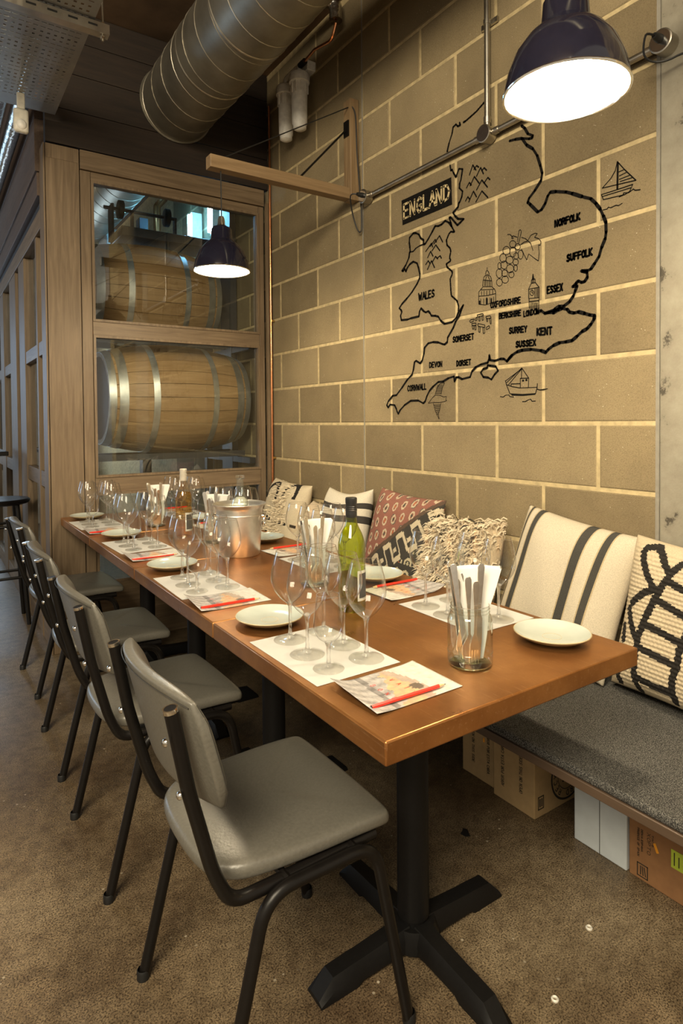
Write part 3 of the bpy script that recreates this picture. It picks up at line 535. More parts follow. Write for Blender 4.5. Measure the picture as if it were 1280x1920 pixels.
# ---- bench along the wall
BZ, BX = .44, 1.258
bn = thing('bench', 'long wall bench with dark grey woven seat on a timber board', 'bench', (1.55, 1.9, 0))
MB().box(BX, WX-.006, .35, PY-.04, BZ-.045, BZ-.022).build('seat_board', 'bench_edge', bn, bevel=.002)
MB().box(BX+.002, WX-.006, .352, PY-.042, BZ-.022, BZ).build('seat_pad', 'bench_fabric', bn, bevel=.008, seg=3)
for y in (.42, 1.98, 2.75, 3.55): MB().box(WX-.20, WX-.06, y-.02, y+.02, 0, BZ-.045).build('support', 'bench_edge', bn)
MB().box(WX-.05, WX-.012, .36, PY-.05, BZ-.10, BZ-.045).build('wall_rail', 'bench_edge', bn)
# ---- cartons under the bench
def flat_text(parent, s, org, du, dv, h, wd, wgt, mat='print_ink', name='printed_text'):
    """stroke lettering on a box face: org start of the baseline, du reading direction, dv up direction"""
    ls, tw = lettering(s); mb = MB(); o, du, dv = Vector(org), Vector(du), Vector(dv); nn = du.cross(dv)*.0006
    for l in ls:
        P = [Vector((u/tw*wd, v*h)) for u, v in l]
        for a, b in zip(P, P[1:]):
            t = (b-a); t = t.normalized() if t.length > 0 else Vector((1, 0)); q = Vector((-t.y, t.x))*wgt/2; e = t*wgt*.4
            mb.add([o+nn+du*p.x+dv*p.y for p in (a-e+q, a-e-q, b+e-q, b+e+q)], [(0, 1, 2, 3)])
    return mb.build(name, mat, parent)
H = BZ-.052
def carton(x0, x1, y0, y1, h, mat, label):
    t = thing('carton', label, 'box', ((x0+x1)/2, (y0+y1)/2, 0), group='cartons under the bench')
    MB().box(x0, x1, y0, y1, 0, h).build('body', mat, t, bevel=.003)
    return t
fd, fu = Vector((0, 0, 1)), Vector((0, 1, 0))       # lettering on the -X faces reads upwards
a = carton(1.595, 1.87, 1.437, 1.60, H-.004, 'kraft', 'brown carton under the bench, behind the one stamped recycled cardboard')
for s, y, wd in (('ABRIR POR ESTA CARA', 1.482, .135), ('OPEN ON THIS SIDE', 1.552, .125)): flat_text(a, s, (1.5949, y, .175), (0, 0, -1), (0, -1, 0), .011, wd, .0019)
MB().box(1.5935, 1.595, 1.493, 1.499, .142, .156).build('orange_tag', 'orange_tag', a)
b_ = carton(1.572, 1.83, 1.262, 1.432, H-.004, 'kraft', 'brown carton stamped recycled cardboard, next to the white box')
for s, y, z, wd in (('ABRIR POR ESTA CARA', 1.386, .048, .14), ('OPEN ON THIS SIDE', 1.310, .060, .12)): flat_text(b_, s, (1.5719, y, z), (0, 0, 1), (0, 1, 0), .0115, wd, .0019)
em = MB(); ecx, ecz = 1.738, .098      # round emblem on the face towards the open floor
for r, w in ((.082, .007), (.050, .0025)):
    for k in range(40):
        a0, a1 = 2*PI*k/40, 2*PI*(k+1)/40; em.add([(ecx+q*math.cos(t), 1.2612, ecz+q*math.sin(t)) for q, t in ((r-w/2, a0), (r+w/2, a0), (r+w/2, a1), (r-w/2, a1)) if True], [(0, 1, 2, 3)])
em = em.build('printed_emblem', 'print_ink', b_)
arc = 'RECYCLED CARDBOARD '; mbx = MB()
for i, chh in enumerate(arc):
    th = PI*1.28-2*PI*i/len(arc)
    for l in FONT.get(chh, []):
        for p, q in zip(l, l[1:]):
            pts = []
            for (u, v) in (p, q):
                rr = .055+v*.018; tt = th-(u-.27)*.020/.064; pts.append(Vector((ecx+rr*math.cos(tt), ecz+rr*math.sin(tt))))
            t = (pts[1]-pts[0]).normalized(); nq = Vector((-t.y, t.x))*.0016
            mbx.add([(w.x, 1.2610, w.y) for w in (pts[0]+nq, pts[0]-nq, pts[1]-nq, pts[1]+nq)], [(0, 1, 2, 3)])
for k in range(4): mbx.box(ecx-.028, ecx+.028-.008*(k % 2), 1.2608, 1.2612, ecz+.020-.014*k, ecz+.025-.014*k)
mbx.build('emblem_text', 'print_ink', b_)
hm = MB()
for q in ((0, .028, 0, .003), (0, .028, .039, .042), (0, .003, 0, .042), (.025, .028, 0, .042), (.007, .012, .008, .034), (.016, .021, .008, .034)): hm.box(1.588+q[0], 1.588+q[1], 1.2606, 1.2614, .025+q[2], .025+q[3])
hm; hm.build('printed_mark', 'print_ink', b_)
wbx = carton(1.602, 1.86, .972, 1.140, H-.004, 'white_card', 'pale blue white polystyrene carton under the bench')
MB().box(1.6012, 1.6022, 1.054, 1.0555, .0, H-.005).build('flap_seam', 'print_ink', wbx)
rb = carton(1.604, 1.86, .55, .966, H-.004, 'kraft_red', 'reddish brown carton with a lime green label under the bench')
for s, y, h, wd in (('PRODUCE OF SPAIN', .941, .0055, .078), ('DENIA ESPANA', .930, .0045, .06), ('XOPTO', .913, .009, .058), ('TINTO', .900, .004, .03)): flat_text(rb, s, (1.6039, y, .142), (0, 0, -1), (0, -1, 0), h, wd, .0013)
MB().add([(1.6031, y, z) for y, z in ((.897, .122), (.890, .126), (.880, .104), (.887, .100))], [(0, 1, 2, 3)]).build('orange_tag', 'orange_tag', rb)
MB().box(1.6028, 1.604, .78, .848, .088, .136).build('lime_label', 'lime_label', rb)
for k in range(4): MB().box(1.6020, 1.6027, .838-.012*k, .8405-.012*k, .096, .130-.006*(k % 2)).build('label_text', 'print_ink', rb)
fm = MB()
for q in ((.911, .942, .0445, .047), (.911, .942, .010, .0125), (.911, .9135, .010, .047), (.9395, .942, .010, .047)): fm.box(1.6030, 1.6038, *q)
for k in range(3): fm.add([(1.6032, y, z) for y, z in ((.916+k*.007, .016), (.919+k*.007, .016), (.923+k*.005, .041), (.920+k*.005, .041))], [(0, 1, 2, 3)])
fm.build('printed_mark', 'print_ink', rb)
# ---- two small washers and a scrap lying on the floor
for i, (x, y) in enumerate(((1104, 1741), (1040, 1875))):
    p = atZ(x, y, 0); tag(MB().lathe([(.004, 0), (.008, 0), (.0085, .003), (.006, .0055), (.0035, .003), (.004, 0)], 14, (p.x, p.y, 0)).build('cereal_ring', 'cream_plastic', smooth=True), ['small cream ring dropped on the floor near the red carton', 'small cream ring dropped on the floor near the table foot'][i], 'ring')
p = atZ(872, 1562, 0); tag(MB().prism([(-.012, -.008), (.002, -.012), (.008, -.004), (.016, .004), (.010, .012), (-.004, .006), (-.014, .004)], lambda u, v, w: (p.x+u, p.y+v*1.6, w), 0, .002).build('floor_scrap', 'black_flex'), 'torn black scrap lying on the concrete floor', 'scrap')

# ================================================================ FIXTURES ON WALL AND CEILING
def lamp(x, y, rim, label, power, flexz):
    t = thing('pendant_lamp', label, 'lamp', (x, y, rim))
    pr = [(.128, .0), (.127, .012), (.120, .045), (.104, .085), (.082, .115), (.058, .136), (.050, .142), (.046, .190), (.040, .198), (.026, .204), (.020, .206)]
    sh = MB().lathe(pr, 40).build('shade', 'shade_enamel', t, False, True, ang=60)
    MB().lathe([(r-.002, z) for r, z in pr], 40).build('shade_lining', 'shade_white', sh, False, True, ang=60)
    MB().lathe([(.1275+.003*math.cos(a*PI/4), .003*math.sin(a*PI/4)) for a in range(9)], 40).build('rim', 'chrome', sh, False, True)
    MB().lathe([(.001, .25), (.012, .248), (.016, .235), (.017, .215), (.021, .206), (.001, .206)], 16).build('lamp_holder', 'chrome', t, False, True)
    MB().lathe([(.001, .028), (.022, .034), (.034, .055), (.036, .075), (.026, .10), (.014, .118), (.013, .14), (.001, .14)], 18).build('bulb', 'bulb', t, False, True)
    MB().tube([(0, 0, .247), (.001, 0, (flexz-rim)*.6), (0, 0, flexz-rim)], .0028, 6).build('flex', 'black_flex', t, False)
    pl = point('pendant_light', (x, y, rim+.012), power, (1, .84, .58), .05); return t
lamp(1.137, .83, 1.957, 'dark enamel pendant lamp over the free end of the table row', 19, 2.412)
lamp(1.140, 2.665, 1.957, 'dark enamel pendant lamp hanging from a timber arm before the cask window', 13, 2.412)
def bracket(y, label):
    t = thing('lamp_bracket', label, 'bracket', (WX, y, 2.41))
    MB().box(1.08, 1.842, y-.028, y+.028, 2.413, 2.470).build('arm', 'bracket_timber', t, bevel=.002)
    MB().box(1.843, WX-.004, y-.032, y+.032, 2.41, 2.93).build('wall_post', 'bracket_timber_z', t, bevel=.002)
    MB().tube([(1.845, y-.012, 2.888), (1.15, y, 2.474)], .0028, 6).build('stay_cable', 'black_flex', t)
    MB().tube([(1.48, y+.006, 2.474), (1.56, y+.006, 2.474), (1.838, y+.006, 2.775)], .005, 8).build('steel_strut', 'black_tube', t)
    MB().box(1.836, 1.8425, y-.02, y+.022, 2.74, 2.82).build('strut_plate', 'black_tube', t)
    return t
bracket(2.665, 'timber wall bracket with steel stay beside the conduit'); bracket(.83, 'timber wall bracket holding the lamp at the free table end')
# ---- conduit run
cdt = thing('conduit', 'galvanised steel conduit tee with round junction boxes above the painted map', 'conduit', (WX, 1.73, 2.40)); CXX = WX-.024
MB().tube([(CXX, 1.021, 2.40), (CXX, 2.52, 2.40)], .0115, 12).build('tube', 'galvanised', cdt, smooth=True)
MB().tube([(CXX, 1.731, 2.41), (CXX, 1.731, CEIL-.003)], .0115, 12).build('tube', 'galvanised', cdt, smooth=True)
for y in (2.545, 1.731, 1.02):
    jb = MB().lathe([(.001, 0), (.033, 0), (.033, .036), (.035, .038), (.035, .044), (.030, .046), (.001, .046)], 24, fn=lambda X, Y, Z, y=y: (WX-.0045-Z, y+X, 2.40+Y)).build('junction_box', 'galvanised', cdt, smooth=True)
    MB().lathe([(.001, .0005), (.031, .0005)], 24, fn=lambda X, Y, Z, y=y: (WX-.0508-Z, y+X, 2.40+Y)).build('box_lid', 'chrome', jb)
for y in (1.731+.05, 1.731-.05, 2.545-.045, 1.02+.05): MB().tube([(CXX, y-.012, 2.40), (CXX, y+.012, 2.40)], .0145, 12).build('coupler', 'galvanised', cdt, smooth=True)
MB().tube([(CXX, 1.731, 2.445), (CXX, 1.731, 2.47)], .0145, 12).build('coupler', 'galvanised', cdt, smooth=True)
sd = MB(); sd.tube([(CXX, 1.731, 2.832), (CXX, 1.731, 2.85)], .0145, 12); sd.box(WX-.012, WX-.003, 1.69, 1.772, 2.831, 2.851); sd.build('saddle', 'galvanised', cdt, smooth=True)
for y in (2.545, 1.02): MB().lathe([(.001, .03), (.008, .03), (.011, .018), (.013, 0)], 12, fn=lambda X, Y, Z, y=y: (WX-.052-Z, y+X, 2.405+Y)).build('cable_gland', 'black_flex', cdt, smooth=True)
yb = 2.665
MB().tube(spline([(WX-.083, 2.545, 2.405), (WX-.10, 2.575, 2.40), (WX-.06, 2.615, 2.33), (WX-.03, 2.612, 2.25), (WX-.02, 2.595, 2.25), (WX-.02, 2.595, 2.36), (WX-.02, 2.612, 2.50), (WX-.025, 2.622, 2.66), (WX-.03, 2.626, 2.84), (WX-.045, 2.634, 2.886)], 5), .0035, 6).build('flex_cord', 'black_flex', cdt)['label'] = 'black flex looping up the timber bracket'
MB().tube(spline([(WX-.083, 1.02, 2.405), (WX-.11, 1.03, 2.40), (WX-.10, 1.04, 2.35), (WX-.07, 1.02, 2.33), (WX-.05, .97, 2.33), (WX-.04, .90, 2.36), (WX-.04, .87, 2.6), (WX-.06, .866, 2.86)], 5), .0035, 6).build('flex_cord', 'black_flex', cdt)['label'] = 'black flex looping past the concrete column'
# ---- water filters and pipes in the corner
wf = thing('water_filter', 'twin white water filter housings fixed high on the block wall', 'water filter', (WX, 3.18, 2.95))
for y, r, zt in ((3.10, .052, 3.27), (3.262, .050, 3.262)):
    f = MB().lathe([(.001, 2.935), (r*.5, 2.938), (r*.72, 2.945), (r*.74, 2.965), (r*.84, 2.972), (r*.9, 3.20), (r*1.14, 3.203), (r*1.16, 3.24), (r*1.0, 3.255), (r*.6, 3.262), (.001, zt)], 22, (WX-.085, y, 0)).build('canister', 'white_plastic', wf, smooth=True)
    for k in range(10):
        a = 2*PI*k/10; MB().box(-.003, .003, -.003, .003, 3.14, 3.20).build('rib', 'white_plastic', f).location = (WX-.085+r*.93*math.cos(a), y+r*.93*math.sin(a), 0)
MB().tube(fillet([(WX-.085, 3.10, 3.26), (WX-.085, 3.10, 3.30), (WX-.085, 3.262, 3.30), (WX-.085, 3.262, 3.255)], .02), .014, 10).build('manifold', 'white_plastic', wf, smooth=True)
MB().box(WX-.06, WX-.003, 3.05, 3.31, 3.27, 3.325).build('mounting_plate', 'white_plastic', wf, bevel=.004)
MB().tube([(WX-.085, 3.09, 3.298), (WX-.085, 3.035, 3.298)], .017, 10).build('valve', 'black_flex', wf, smooth=True)
tag(MB().tube(fillet([(WX-.085, 3.034, 3.298), (WX-.085, 2.93, 3.31), (WX-.07, 2.78, 3.29), (WX-.07, 2.74, 3.36)], .05), .008, 8).build('supply_pipe', 'copper_pipe', smooth=True), 'bent copper supply pipe above the water filters', 'pipe')
fp = thing('lagged_pipe', 'silver foil lagged pipe elbow under the ceiling by the block wall', 'pipe', (WX-.07, 2.72, 3.36))
MB().tube(fillet([(1.30, 3.0, 3.47), (WX-.07, 2.745, 3.47), (WX-.07, 2.74, 3.37)], .03), .034, 14).build('lagging', 'foil', fp, smooth=True)
cp = thing('copper_riser', 'thin copper pipe rising in the corner beside the timber partition', 'pipe', (WX-.03, PY-.055, 0))
MB().tube([(WX-.022, PY-.06, BZ+.005), (WX-.022, PY-.06, 3.30)], .0075, 10).build('pipe', 'copper_pipe', cp, smooth=True)
for z in (1.03, 1.92, 2.83): MB().box(WX-.022, WX-.002, PY-.072, PY-.048, z-.006, z+.006).build('pipe_clip', 'brass', cp)
# ---- ventilation ducts
def duct(name, label, x, z, r, y0, y1, pitch, par=None):
    d = thing(name, label, 'duct', (x, y0, z))
    MB().tube([(x, y0, z), (x, y1, z)], r, 48).build('duct_body', 'duct_steel', d, smooth=True)
    n = int((y1-y0)/pitch*30); MB().tube([(x+(r+.001)*math.cos(2*PI*k/30), y0+pitch*k/30, z+(r+.001)*math.sin(2*PI*k/30)) for k in range(n+1)], .0022, 5).build('spiral_seam', 'duct_seam', d, smooth=True)
    return d
d1 = duct('ventilation_duct', 'large galvanised spiral duct running into the dark boards', 1.285, 3.165, .212, .4, PY-.006, .165)
for y in (2.62, 3.05): MB().lathe([(.2125, 0), (.2150, .003), (.2150, .012), (.2125, .015)], 48, fn=lambda X, Y, Z, y=y: (1.285+X, y+Z, 3.165+Y)).build('collar', 'duct_seam', d1, smooth=True)
MB().lathe([(.212, 0), (.222, 0), (.222, .008), (.212, .008)], 48, fn=lambda X, Y, Z: (1.285+X, PY-.016+Z, 3.165+Y)).build('end_flange', 'duct_steel', d1, smooth=True)
# ---- perforated cable tray with its strut, and a motion sensor
tr = thing('cable_tray', 'perforated galvanised cable tray hung from the ceiling', 'cable tray', (.3, 3, 2.9))
mb = MB(); tx1, ty1, z = .598, 3.585, 2.9; cw, cl_ = .0265, .034; nc, nr = 25, 52
for i in range(nc):
    for j in range(nr):
        x1 = tx1-.02-i*cw; x0 = x1-cw; y1 = ty1-.10-j*cl_; y0 = y1-cl_
        sq = (j % 4) in (1, 2); hw, hl = (.0058, .0068) if sq else (.0100, .0038); cx, cy = (x0+x1)/2, (y0+y1)/2
        mb.add([(x0, y0, z), (x1, y0, z), (x1, y1, z), (x0, y1, z), (cx-hw, cy-hl, z), (cx+hw, cy-hl, z), (cx+hw, cy+hl, z), (cx-hw, cy+hl, z)], [(0, 1, 5, 4), (1, 2, 6, 5), (2, 3, 7, 6), (3, 0, 4, 7)])
xl, yl = tx1-.02-nc*cw, ty1-.10-nr*cl_
mb.add([(xl, ty1-.10, z), (tx1, ty1-.10, z), (tx1, ty1, z), (xl, ty1, z)], [(0, 1, 2, 3)]); mb.add([(tx1-.02, yl, z), (tx1, yl, z), (tx1, ty1-.10, z), (tx1-.02, ty1-.10, z)], [(0, 1, 2, 3)])
mb.add([(tx1, yl, z), (tx1, ty1, z), (tx1, ty1, z+.05), (tx1, yl, z+.05)], [(0, 1, 2, 3)])
o = mb.build('tray', 'tray_steel', tr); md = o.modifiers.new('t', 'SOLIDIFY'); md.thickness = .0014; md.offset = 1
st = MB(); st.box(-.1, .655, 2.648, 2.689, 2.853, 2.856); st.box(-.1, .655, 2.648, 2.651, 2.856, 2.893); st.box(-.1, .655, 2.686, 2.689, 2.856, 2.893); st = st.build('strut_channel', 'galvanised', tr)
for k in range(8): MB().box(.59-k*.075-.018, .59-k*.075+.018, 2.6472, 2.648, 2.872, 2.88).build('slot', 'black_flex', st)
MB().tube([(.632, 2.668, 2.83), (.632, 2.668, CEIL-.003)], .0045, 8).build('threaded_rod', 'galvanised', tr, smooth=True)
for z in (2.843, 2.899): MB().lathe([(.001, -.006), (.010, -.006), (.010, .006), (.001, .006)], 6, (.632, 2.668, z)).build('nut', 'chrome', tr)
pr_ = thing('motion_sensor', 'small cream motion sensor hanging from the cable tray', 'sensor', (.455, 3.44, 2.84))
MB().box(.402, .438, 3.43, 3.45, 2.822, 2.899).build('mount', 'cream_plastic', pr_, bevel=.004)
sb = MB().box(.386, .454, 3.425, 3.462, 2.706, 2.822).build('body', 'cream_plastic', pr_, bevel=.014, seg=4)
MB().lathe([(.001, .011), (.014, .009), (.022, .003), (.024, -.002)], 18, fn=lambda X, Y, Z: (.420+X, 3.4245-Z, 2.742+Y*1.1)).build('lens', 'white_plastic', sb, smooth=True)
for k, (x, zz, r) in enumerate(((.455, 2.985, .042), (.35, 2.985, .042))):
    tag(MB().tube([(x, 2.2, zz), (x, 7.5, zz)], r, 14).build('lagged_pipe', 'foil', smooth=True), ['foil lagged pipe running along the fascia boards', 'upper foil lagged pipe beside the fascia boards'][k], 'pipe')

# ================================================================ CASK ROOM
def barrel(x, y, z, label):
    t = thing('wine_cask', label, 'cask', (x, y, z-.36), group='oak casks behind the partition glass')
    Lh, R0, R1 = .455, .285, .355; n = 26; rad = lambda u: R1-(R1-R0)*abs(u/Lh)**2.1
    xs = [-Lh+2*Lh*k/12 for k in range(13)]; da = 2*PI/n; mb = MB(); rows = []
    for u in xs:
        r = rad(u); h = da/2-.0016/r
        rows += [(u, r*math.sin(-h), r*math.cos(h)), (u, 0, r*1.0), (u, r*math.sin(h), r*math.cos(h)), (u, (r-.024)*math.sin(h), (r-.024)*math.cos(h)), (u, (r-.024)*math.sin(-h), (r-.024)*math.cos(h))]
    fs = [(a*5+k, a*5+(k+1) % 5, (a+1)*5+(k+1) % 5, (a+1)*5+k) for a in range(12) for k in range(5)] + [(0, 1, 2, 3, 4), tuple(60+k for k in range(5))]
    s0 = mb.add(rows, fs).build('stave', 'stave_oak', None, False, True, ang=25); me = s0.data; bpy.data.objects.remove(s0)
    for k in range(n):
        s = bpy.data.objects.new('stave', me); COL.objects.link(s); s.parent = t; s.location = (0, 0, .36); s.rotation_euler = (da*k, 0, 0)
    for u, w in ((-.435, .04), (-.375, .05), (-.19, .038), (.19, .038), (.375, .05), (.435, .04)):
        pf = [(rad(u-w/2)+.0005, u-w/2), (rad(u-w/2)+.004, u-w/2), (rad(u+w/2)+.004, u+w/2), (rad(u+w/2)+.0005, u+w/2)]
        MB().lathe(pf, 48, fn=lambda X, Y, Z: (Z, X, .36+Y), close=True).build('hoop', 'hoop_steel', t, False, True)
    for u in (-.432, .432): MB().lathe([(.001, u), (.262, u)], 40, fn=lambda X, Y, Z: (Z, X, .36+Y)).build('head', 'red_oak', t, False)
    return t
barrel(1.355, 4.06, 1.42, 'oak wine cask with steel hoops, lower one behind the glass'); barrel(1.32, 4.44, 2.155, 'oak wine cask with steel hoops, upper one behind the glass')
rk = thing('cask_rack', 'dark steel rack carrying the oak casks', 'rack', (1.3, 4.25, 0))
for y in (3.95, 4.20): MB().box(.84, 1.835, y-.02, y+.02, 1.03, 1.068).build('beam', 'steel_paint', rk)
for y in (4.26, 4.62): MB().box(.84, 1.88, y-.02, y+.02, 1.80, 1.84).build('beam', 'steel_paint', rk)
for x, y, hy, zt in ((.80, 4.27, .025, 2.3), (.80, 4.64, .025, 2.3), (1.86, 4.24, .09, CEIL-.001), (1.86, 4.66, .025, 2.3)):
    MB().box(x-.022, x+.025, y-hy, y+hy, 0, zt).build('upright', 'steel_paint', rk)
for x in (.80, 1.86):
    for z in (1.0, 1.78): MB().box(x-.02, x+.02, 3.86, 4.62, z-.02, z+.02).build('side_beam', 'steel_paint', rk)
tag(MB().box(1.44, 1.51, 4.995, 5.09, 0, 2.9).build('steel_post', 'steel_paint', bevel=.004), 'dark steel post behind the casks', 'post'); 
dl = thing('wheeled_dolly', 'dark wheeled trolley lying on the upper cask', 'trolley', (1.3, 4.45, 2.52))
MB().box(1.12, 1.80, 4.30, 4.60, 2.535, 2.60).build('deck', 'steel_paint', dl, bevel=.006)
MB().tube([(1.02, 4.36, 2.72), (1.52, 4.36, 2.72)], .012, 10).build('axle', 'steel_paint', dl)
for x in (1.13, 1.45):
    MB().lathe([(.001, -.02), (.045, -.02), (.062, -.015), (.062, .015), (.045, .02), (.001, .02)], 24, fn=lambda X, Y, Z, x=x: (x+Z, 4.36+X, 2.72+Y)).build('wheel', 'black_flex', dl, smooth=True)
MB().box(1.06, 1.075, 4.31, 4.41, 2.50, 2.74).build('side_plate', 'steel_paint', dl)
MB().box(1.20, 1.215, 4.34, 4.38, 2.60, 2.72).build('strut', 'steel_paint', dl); MB().box(1.50, 1.515, 4.34, 4.38, 2.60, 2.72).build('strut', 'steel_paint', dl)
duct('ventilation_duct', 'spiral duct inside the blue-lit cask room', 1.285, 3.165, .212, PY+.055, 7.4, .165)
for k, x in enumerate((1.56, 1.66)): tag(MB().tube([(x, 4.9, 3.494), (x, 8.4, 3.494)], .035, 14).build('lagged_pipe', 'foil', smooth=True), 'foil lagged pipe under the cask room ceiling', 'pipe', 'cask room pipes')
tag(MB().tube(fillet([(1.75, 5.3, 3.5), (1.75, 5.3, 3.2), (1.68, 5.3, 3.12), (1.68, 5.3, 2.80)], .05), .03, 12).build('copper_valve_pipe', 'copper_pipe', smooth=True), 'copper drain pipe hanging in the cask room', 'pipe')
tag(MB().box(1.40, 1.60, 5.9, 6.2, 2.55, 3.05).build('wall_cabinet', 'white_plastic', bevel=.01), 'pale cabinet high in the cask room', 'cabinet')
for x, y, z0, z1 in ((1.80, 4.85, 2.78, 2.94), (1.81, 4.45, 2.70, 2.92)):     # the two glowing upright bars seen through the upper pane
    tl_ = thing('strip_light', 'glowing strip light fixed upright in the cask room', 'light', (x, y, z0), group='cask room strip lights'); MB().box(x-.012, x+.012, y-.012, y+.012, z0, z1).build('tube', 'tube_light', tl_); MB().box(x+.014, WX-.002, y-.02, y+.02, z0-.02, z1+.02).build('housing', 'white_plastic', tl_)
sp_ = thing('spotlight', 'dark spotlight under the cask room ceiling', 'light', (1.78, 5.0, 3.2)); MB().tube([(1.78, 5.0, 3.45), (1.74, 4.95, 3.12)], .05, 18).build('body', 'steel_paint', sp_, smooth=True); MB().tube([(1.78, 5.0, 3.45), (1.78, 5.0, CEIL-.002)], .01, 8).build('stem', 'steel_paint', sp_)
# ---- bar stool and high table in the aisle
bs = thing('bar_stool', 'dark round-seated bar stool in the aisle beside the glazed wall', 'stool', (.385, 4.45, 0))
MB().lathe([(.001, .755), (.14, .755), (.165, .765), (.17, .78), (.16, .79), (.001, .785)], 28, (.385, 4.45, 0)).build('seat', 'black_tube', bs, smooth=True)
for a in range(4):
    t = PI/4+a*PI/2; MB().tube([(.385+.12*math.cos(t), 4.45+.12*math.sin(t), .755), (.385+.19*math.cos(t), 4.45+.19*math.sin(t), 0)], .013, 8).build('leg', 'black_tube', bs, smooth=True)
for z, r in ((.30, .165), (.62, .132)):
    MB().tube([(.385+r*math.cos(PI/4+k*PI/2), 4.45+r*math.sin(PI/4+k*PI/2), z) for k in range(4)], .009, 8, closed=True).build('foot_rail', 'black_tube', bs)
ht = thing('high_table', 'dark high bar table in the aisle beyond the stool', 'table', (.2, 5.1, 0))
MB().box(-.15, .47, 4.8, 5.5, 1.045, 1.075).build('top', 'black_tube', ht, bevel=.004); MB().box(.12, .24, 5.0, 5.12, .03, 1.045).build('column', 'black_iron', ht); MB().box(-.02, .38, 4.88, 5.26, 0, .03).build('base', 'black_iron', ht, bevel=.005)

# ================================================================ CUSHIONS ON THE BENCH
def seg_dist(p, a, b):
    ax, ay = a; bx, by = b; dx, dy = bx-ax, by-ay; l = dx*dx+dy*dy
    t = 0 if l == 0 else max(0, min(1, ((p[0]-ax)*dx+(p[1]-ay)*dy)/l)); return math.hypot(p[0]-ax-dx*t, p[1]-ay-dy*t)
def cushion(label, yc, w, h, T, lean, xmax, colour, n=64, yaw=0, roll=0, disp=None, name='cushion', sag=0):
    """pillow leaning on the wall; u runs left to right as seen from the room, v upwards"""
    l = math.radians(lean); R = Matrix(((0, math.sin(l), -math.cos(l)), (-1, 0, 0), (0, math.cos(l), math.sin(l)))).to_3x3()
    R = Matrix.Rotation(math.radians(yaw), 3, 'Z') @ R @ Matrix.Rotation(math.radians(roll), 3, 'Z')
    V = []; idx = {}; rng = random.Random(int(yc*1000))
    ph = [rng.uniform(0, 6) for _ in range(6)]
    def pt(u, v, s):
        x = w/2*u*(1-.055*math.cos(PI*v/2)); y = h/2*v*(1-.055*math.cos(PI*u/2)) - sag*math.cos(PI*u/2)*(v > 0)*v
        t = T/2*max(0, (1-u**4))**.6*max(0, (1-v**4))**.6*(1+.06*math.sin(3*u+ph[0])*math.sin(2.5*v+ph[1])+.03*math.sin(9*u+ph[2]+3*v))
        if s > 0 and disp: t += disp((u+1)/2, (v+1)/2)*min(1, 6*(1-abs(u)))*min(1, 6*(1-abs(v)))
        return Vector((x, y, s*t))
    for s in (1, -1):
        for i in range(n+1):
            for j in range(n+1):
                e = i in (0, n) or j in (0, n)
                if s < 0 and e: idx[s, i, j] = idx[1, i, j]; continue
                idx[s, i, j] = len(V); V.append(R @ pt(i/n*2-1, j/n*2-1, s))
    zmin = min(v.z for v in V); xm = max(v.x for v in V); off = Vector((xmax-xm, yc, BZ+.0008-zmin)); V = [v+off for v in V]
    F = []; C = []
    for s in (1, -1):
        for i in range(n):
            for j in range(n):
                q = (idx[s, i, j], idx[s, i+1, j], idx[s, i+1, j+1], idx[s, i, j+1]); F.append(q if s > 0 else q[::-1]); C.append(((i+.5)/n, (j+.5)/n, s))
    me = bpy.data.meshes.new(name); me.from_pydata(V, [], F); me.materials.append(MATS['woven']); me.shade_smooth()
    at = me.color_attributes.new('Col', 'FLOAT_COLOR', 'CORNER'); cols = []
    org = off; Ri = R.inverted()
    for (u, v, s) in C:
        c = colour(u, v) if s > 0 else colour(1-u, v); cols += [c[0], c[1], c[2], 1]*4
    at.data.foreach_set('color', cols)
    o = bpy.data.objects.new(name, me); COL.objects.link(o)
    def px_uv(x, y):          # pixel on the front face -> (u, v) of the cushion
        nrm = R @ Vector((0, 0, 1)); o0 = org+nrm*T*.42; r = ray(x, y); d = (o0-EYEP).dot(nrm)/r.dot(nrm); q = Ri @ (EYEP+r*d-org); return (q.x/w+.5, q.y/h+.5)
    o['label'] = label; o['category'] = 'cushion'; o['group'] = 'cushions along the bench'
    return o, px_uv, V, R
CREAM, INK = (.56, .465, .32), (.022, .019, .016)
def frame_of(yc, w, h, T, lean, xmax, yaw=0, roll=0):
    o, f, V, R = cushion('x', yc, w, h, T, lean, xmax, lambda u, v: CREAM, 6, yaw, roll); me = o.data; bpy.data.objects.remove(o); bpy.data.meshes.remove(me); return f
# tufted black and cream cushion beside the column: motif traced on its face
g1 = dict(yc=.858, w=.475, h=.46, T=.14, lean=13, xmax=WX-.03, yaw=-5, roll=-2)
uvf = frame_of(**g1)
def z7(pts): return [uvf(1130+x/5.187, 990+y/5.187) for x, y in pts]
L1 = [z7(p) for p in [[(385, 165), (500, 150), (565, 240), (640, 390), (680, 420)], [(370, 200), (380, 300), (440, 450), (500, 560), (560, 620)], [(680, 420), (778, 320), (900, 200)], [(680, 430), (600, 540), (540, 650), (480, 760), (420, 880), (370, 1000), (330, 1090), (320, 1180), (290, 1330), (270, 1500), (290, 1600)], [(260, 715), (340, 660), (430, 610), (510, 590)], [(225, 770), (250, 900), (300, 1040), (330, 1100)], [(150, 930), (155, 1070)],
      [(640, 490), (778, 570), (1000, 690)], [(560, 700), (660, 760), (778, 830), (1000, 950)], [(430, 940), (560, 1010), (778, 1130), (1000, 1250)], [(340, 1160), (560, 1280), (740, 1380)], [(280, 1460), (450, 1560), (660, 1650)], [(850, 1050), (778, 1200), (740, 1350), (690, 1480), (660, 1600), (655, 1740)], [(70, 1380), (90, 1490)], [(110, 1340), (270, 1300)]]]
segs = [(a, b) for l in L1 for a, b in zip(l, l[1:])]
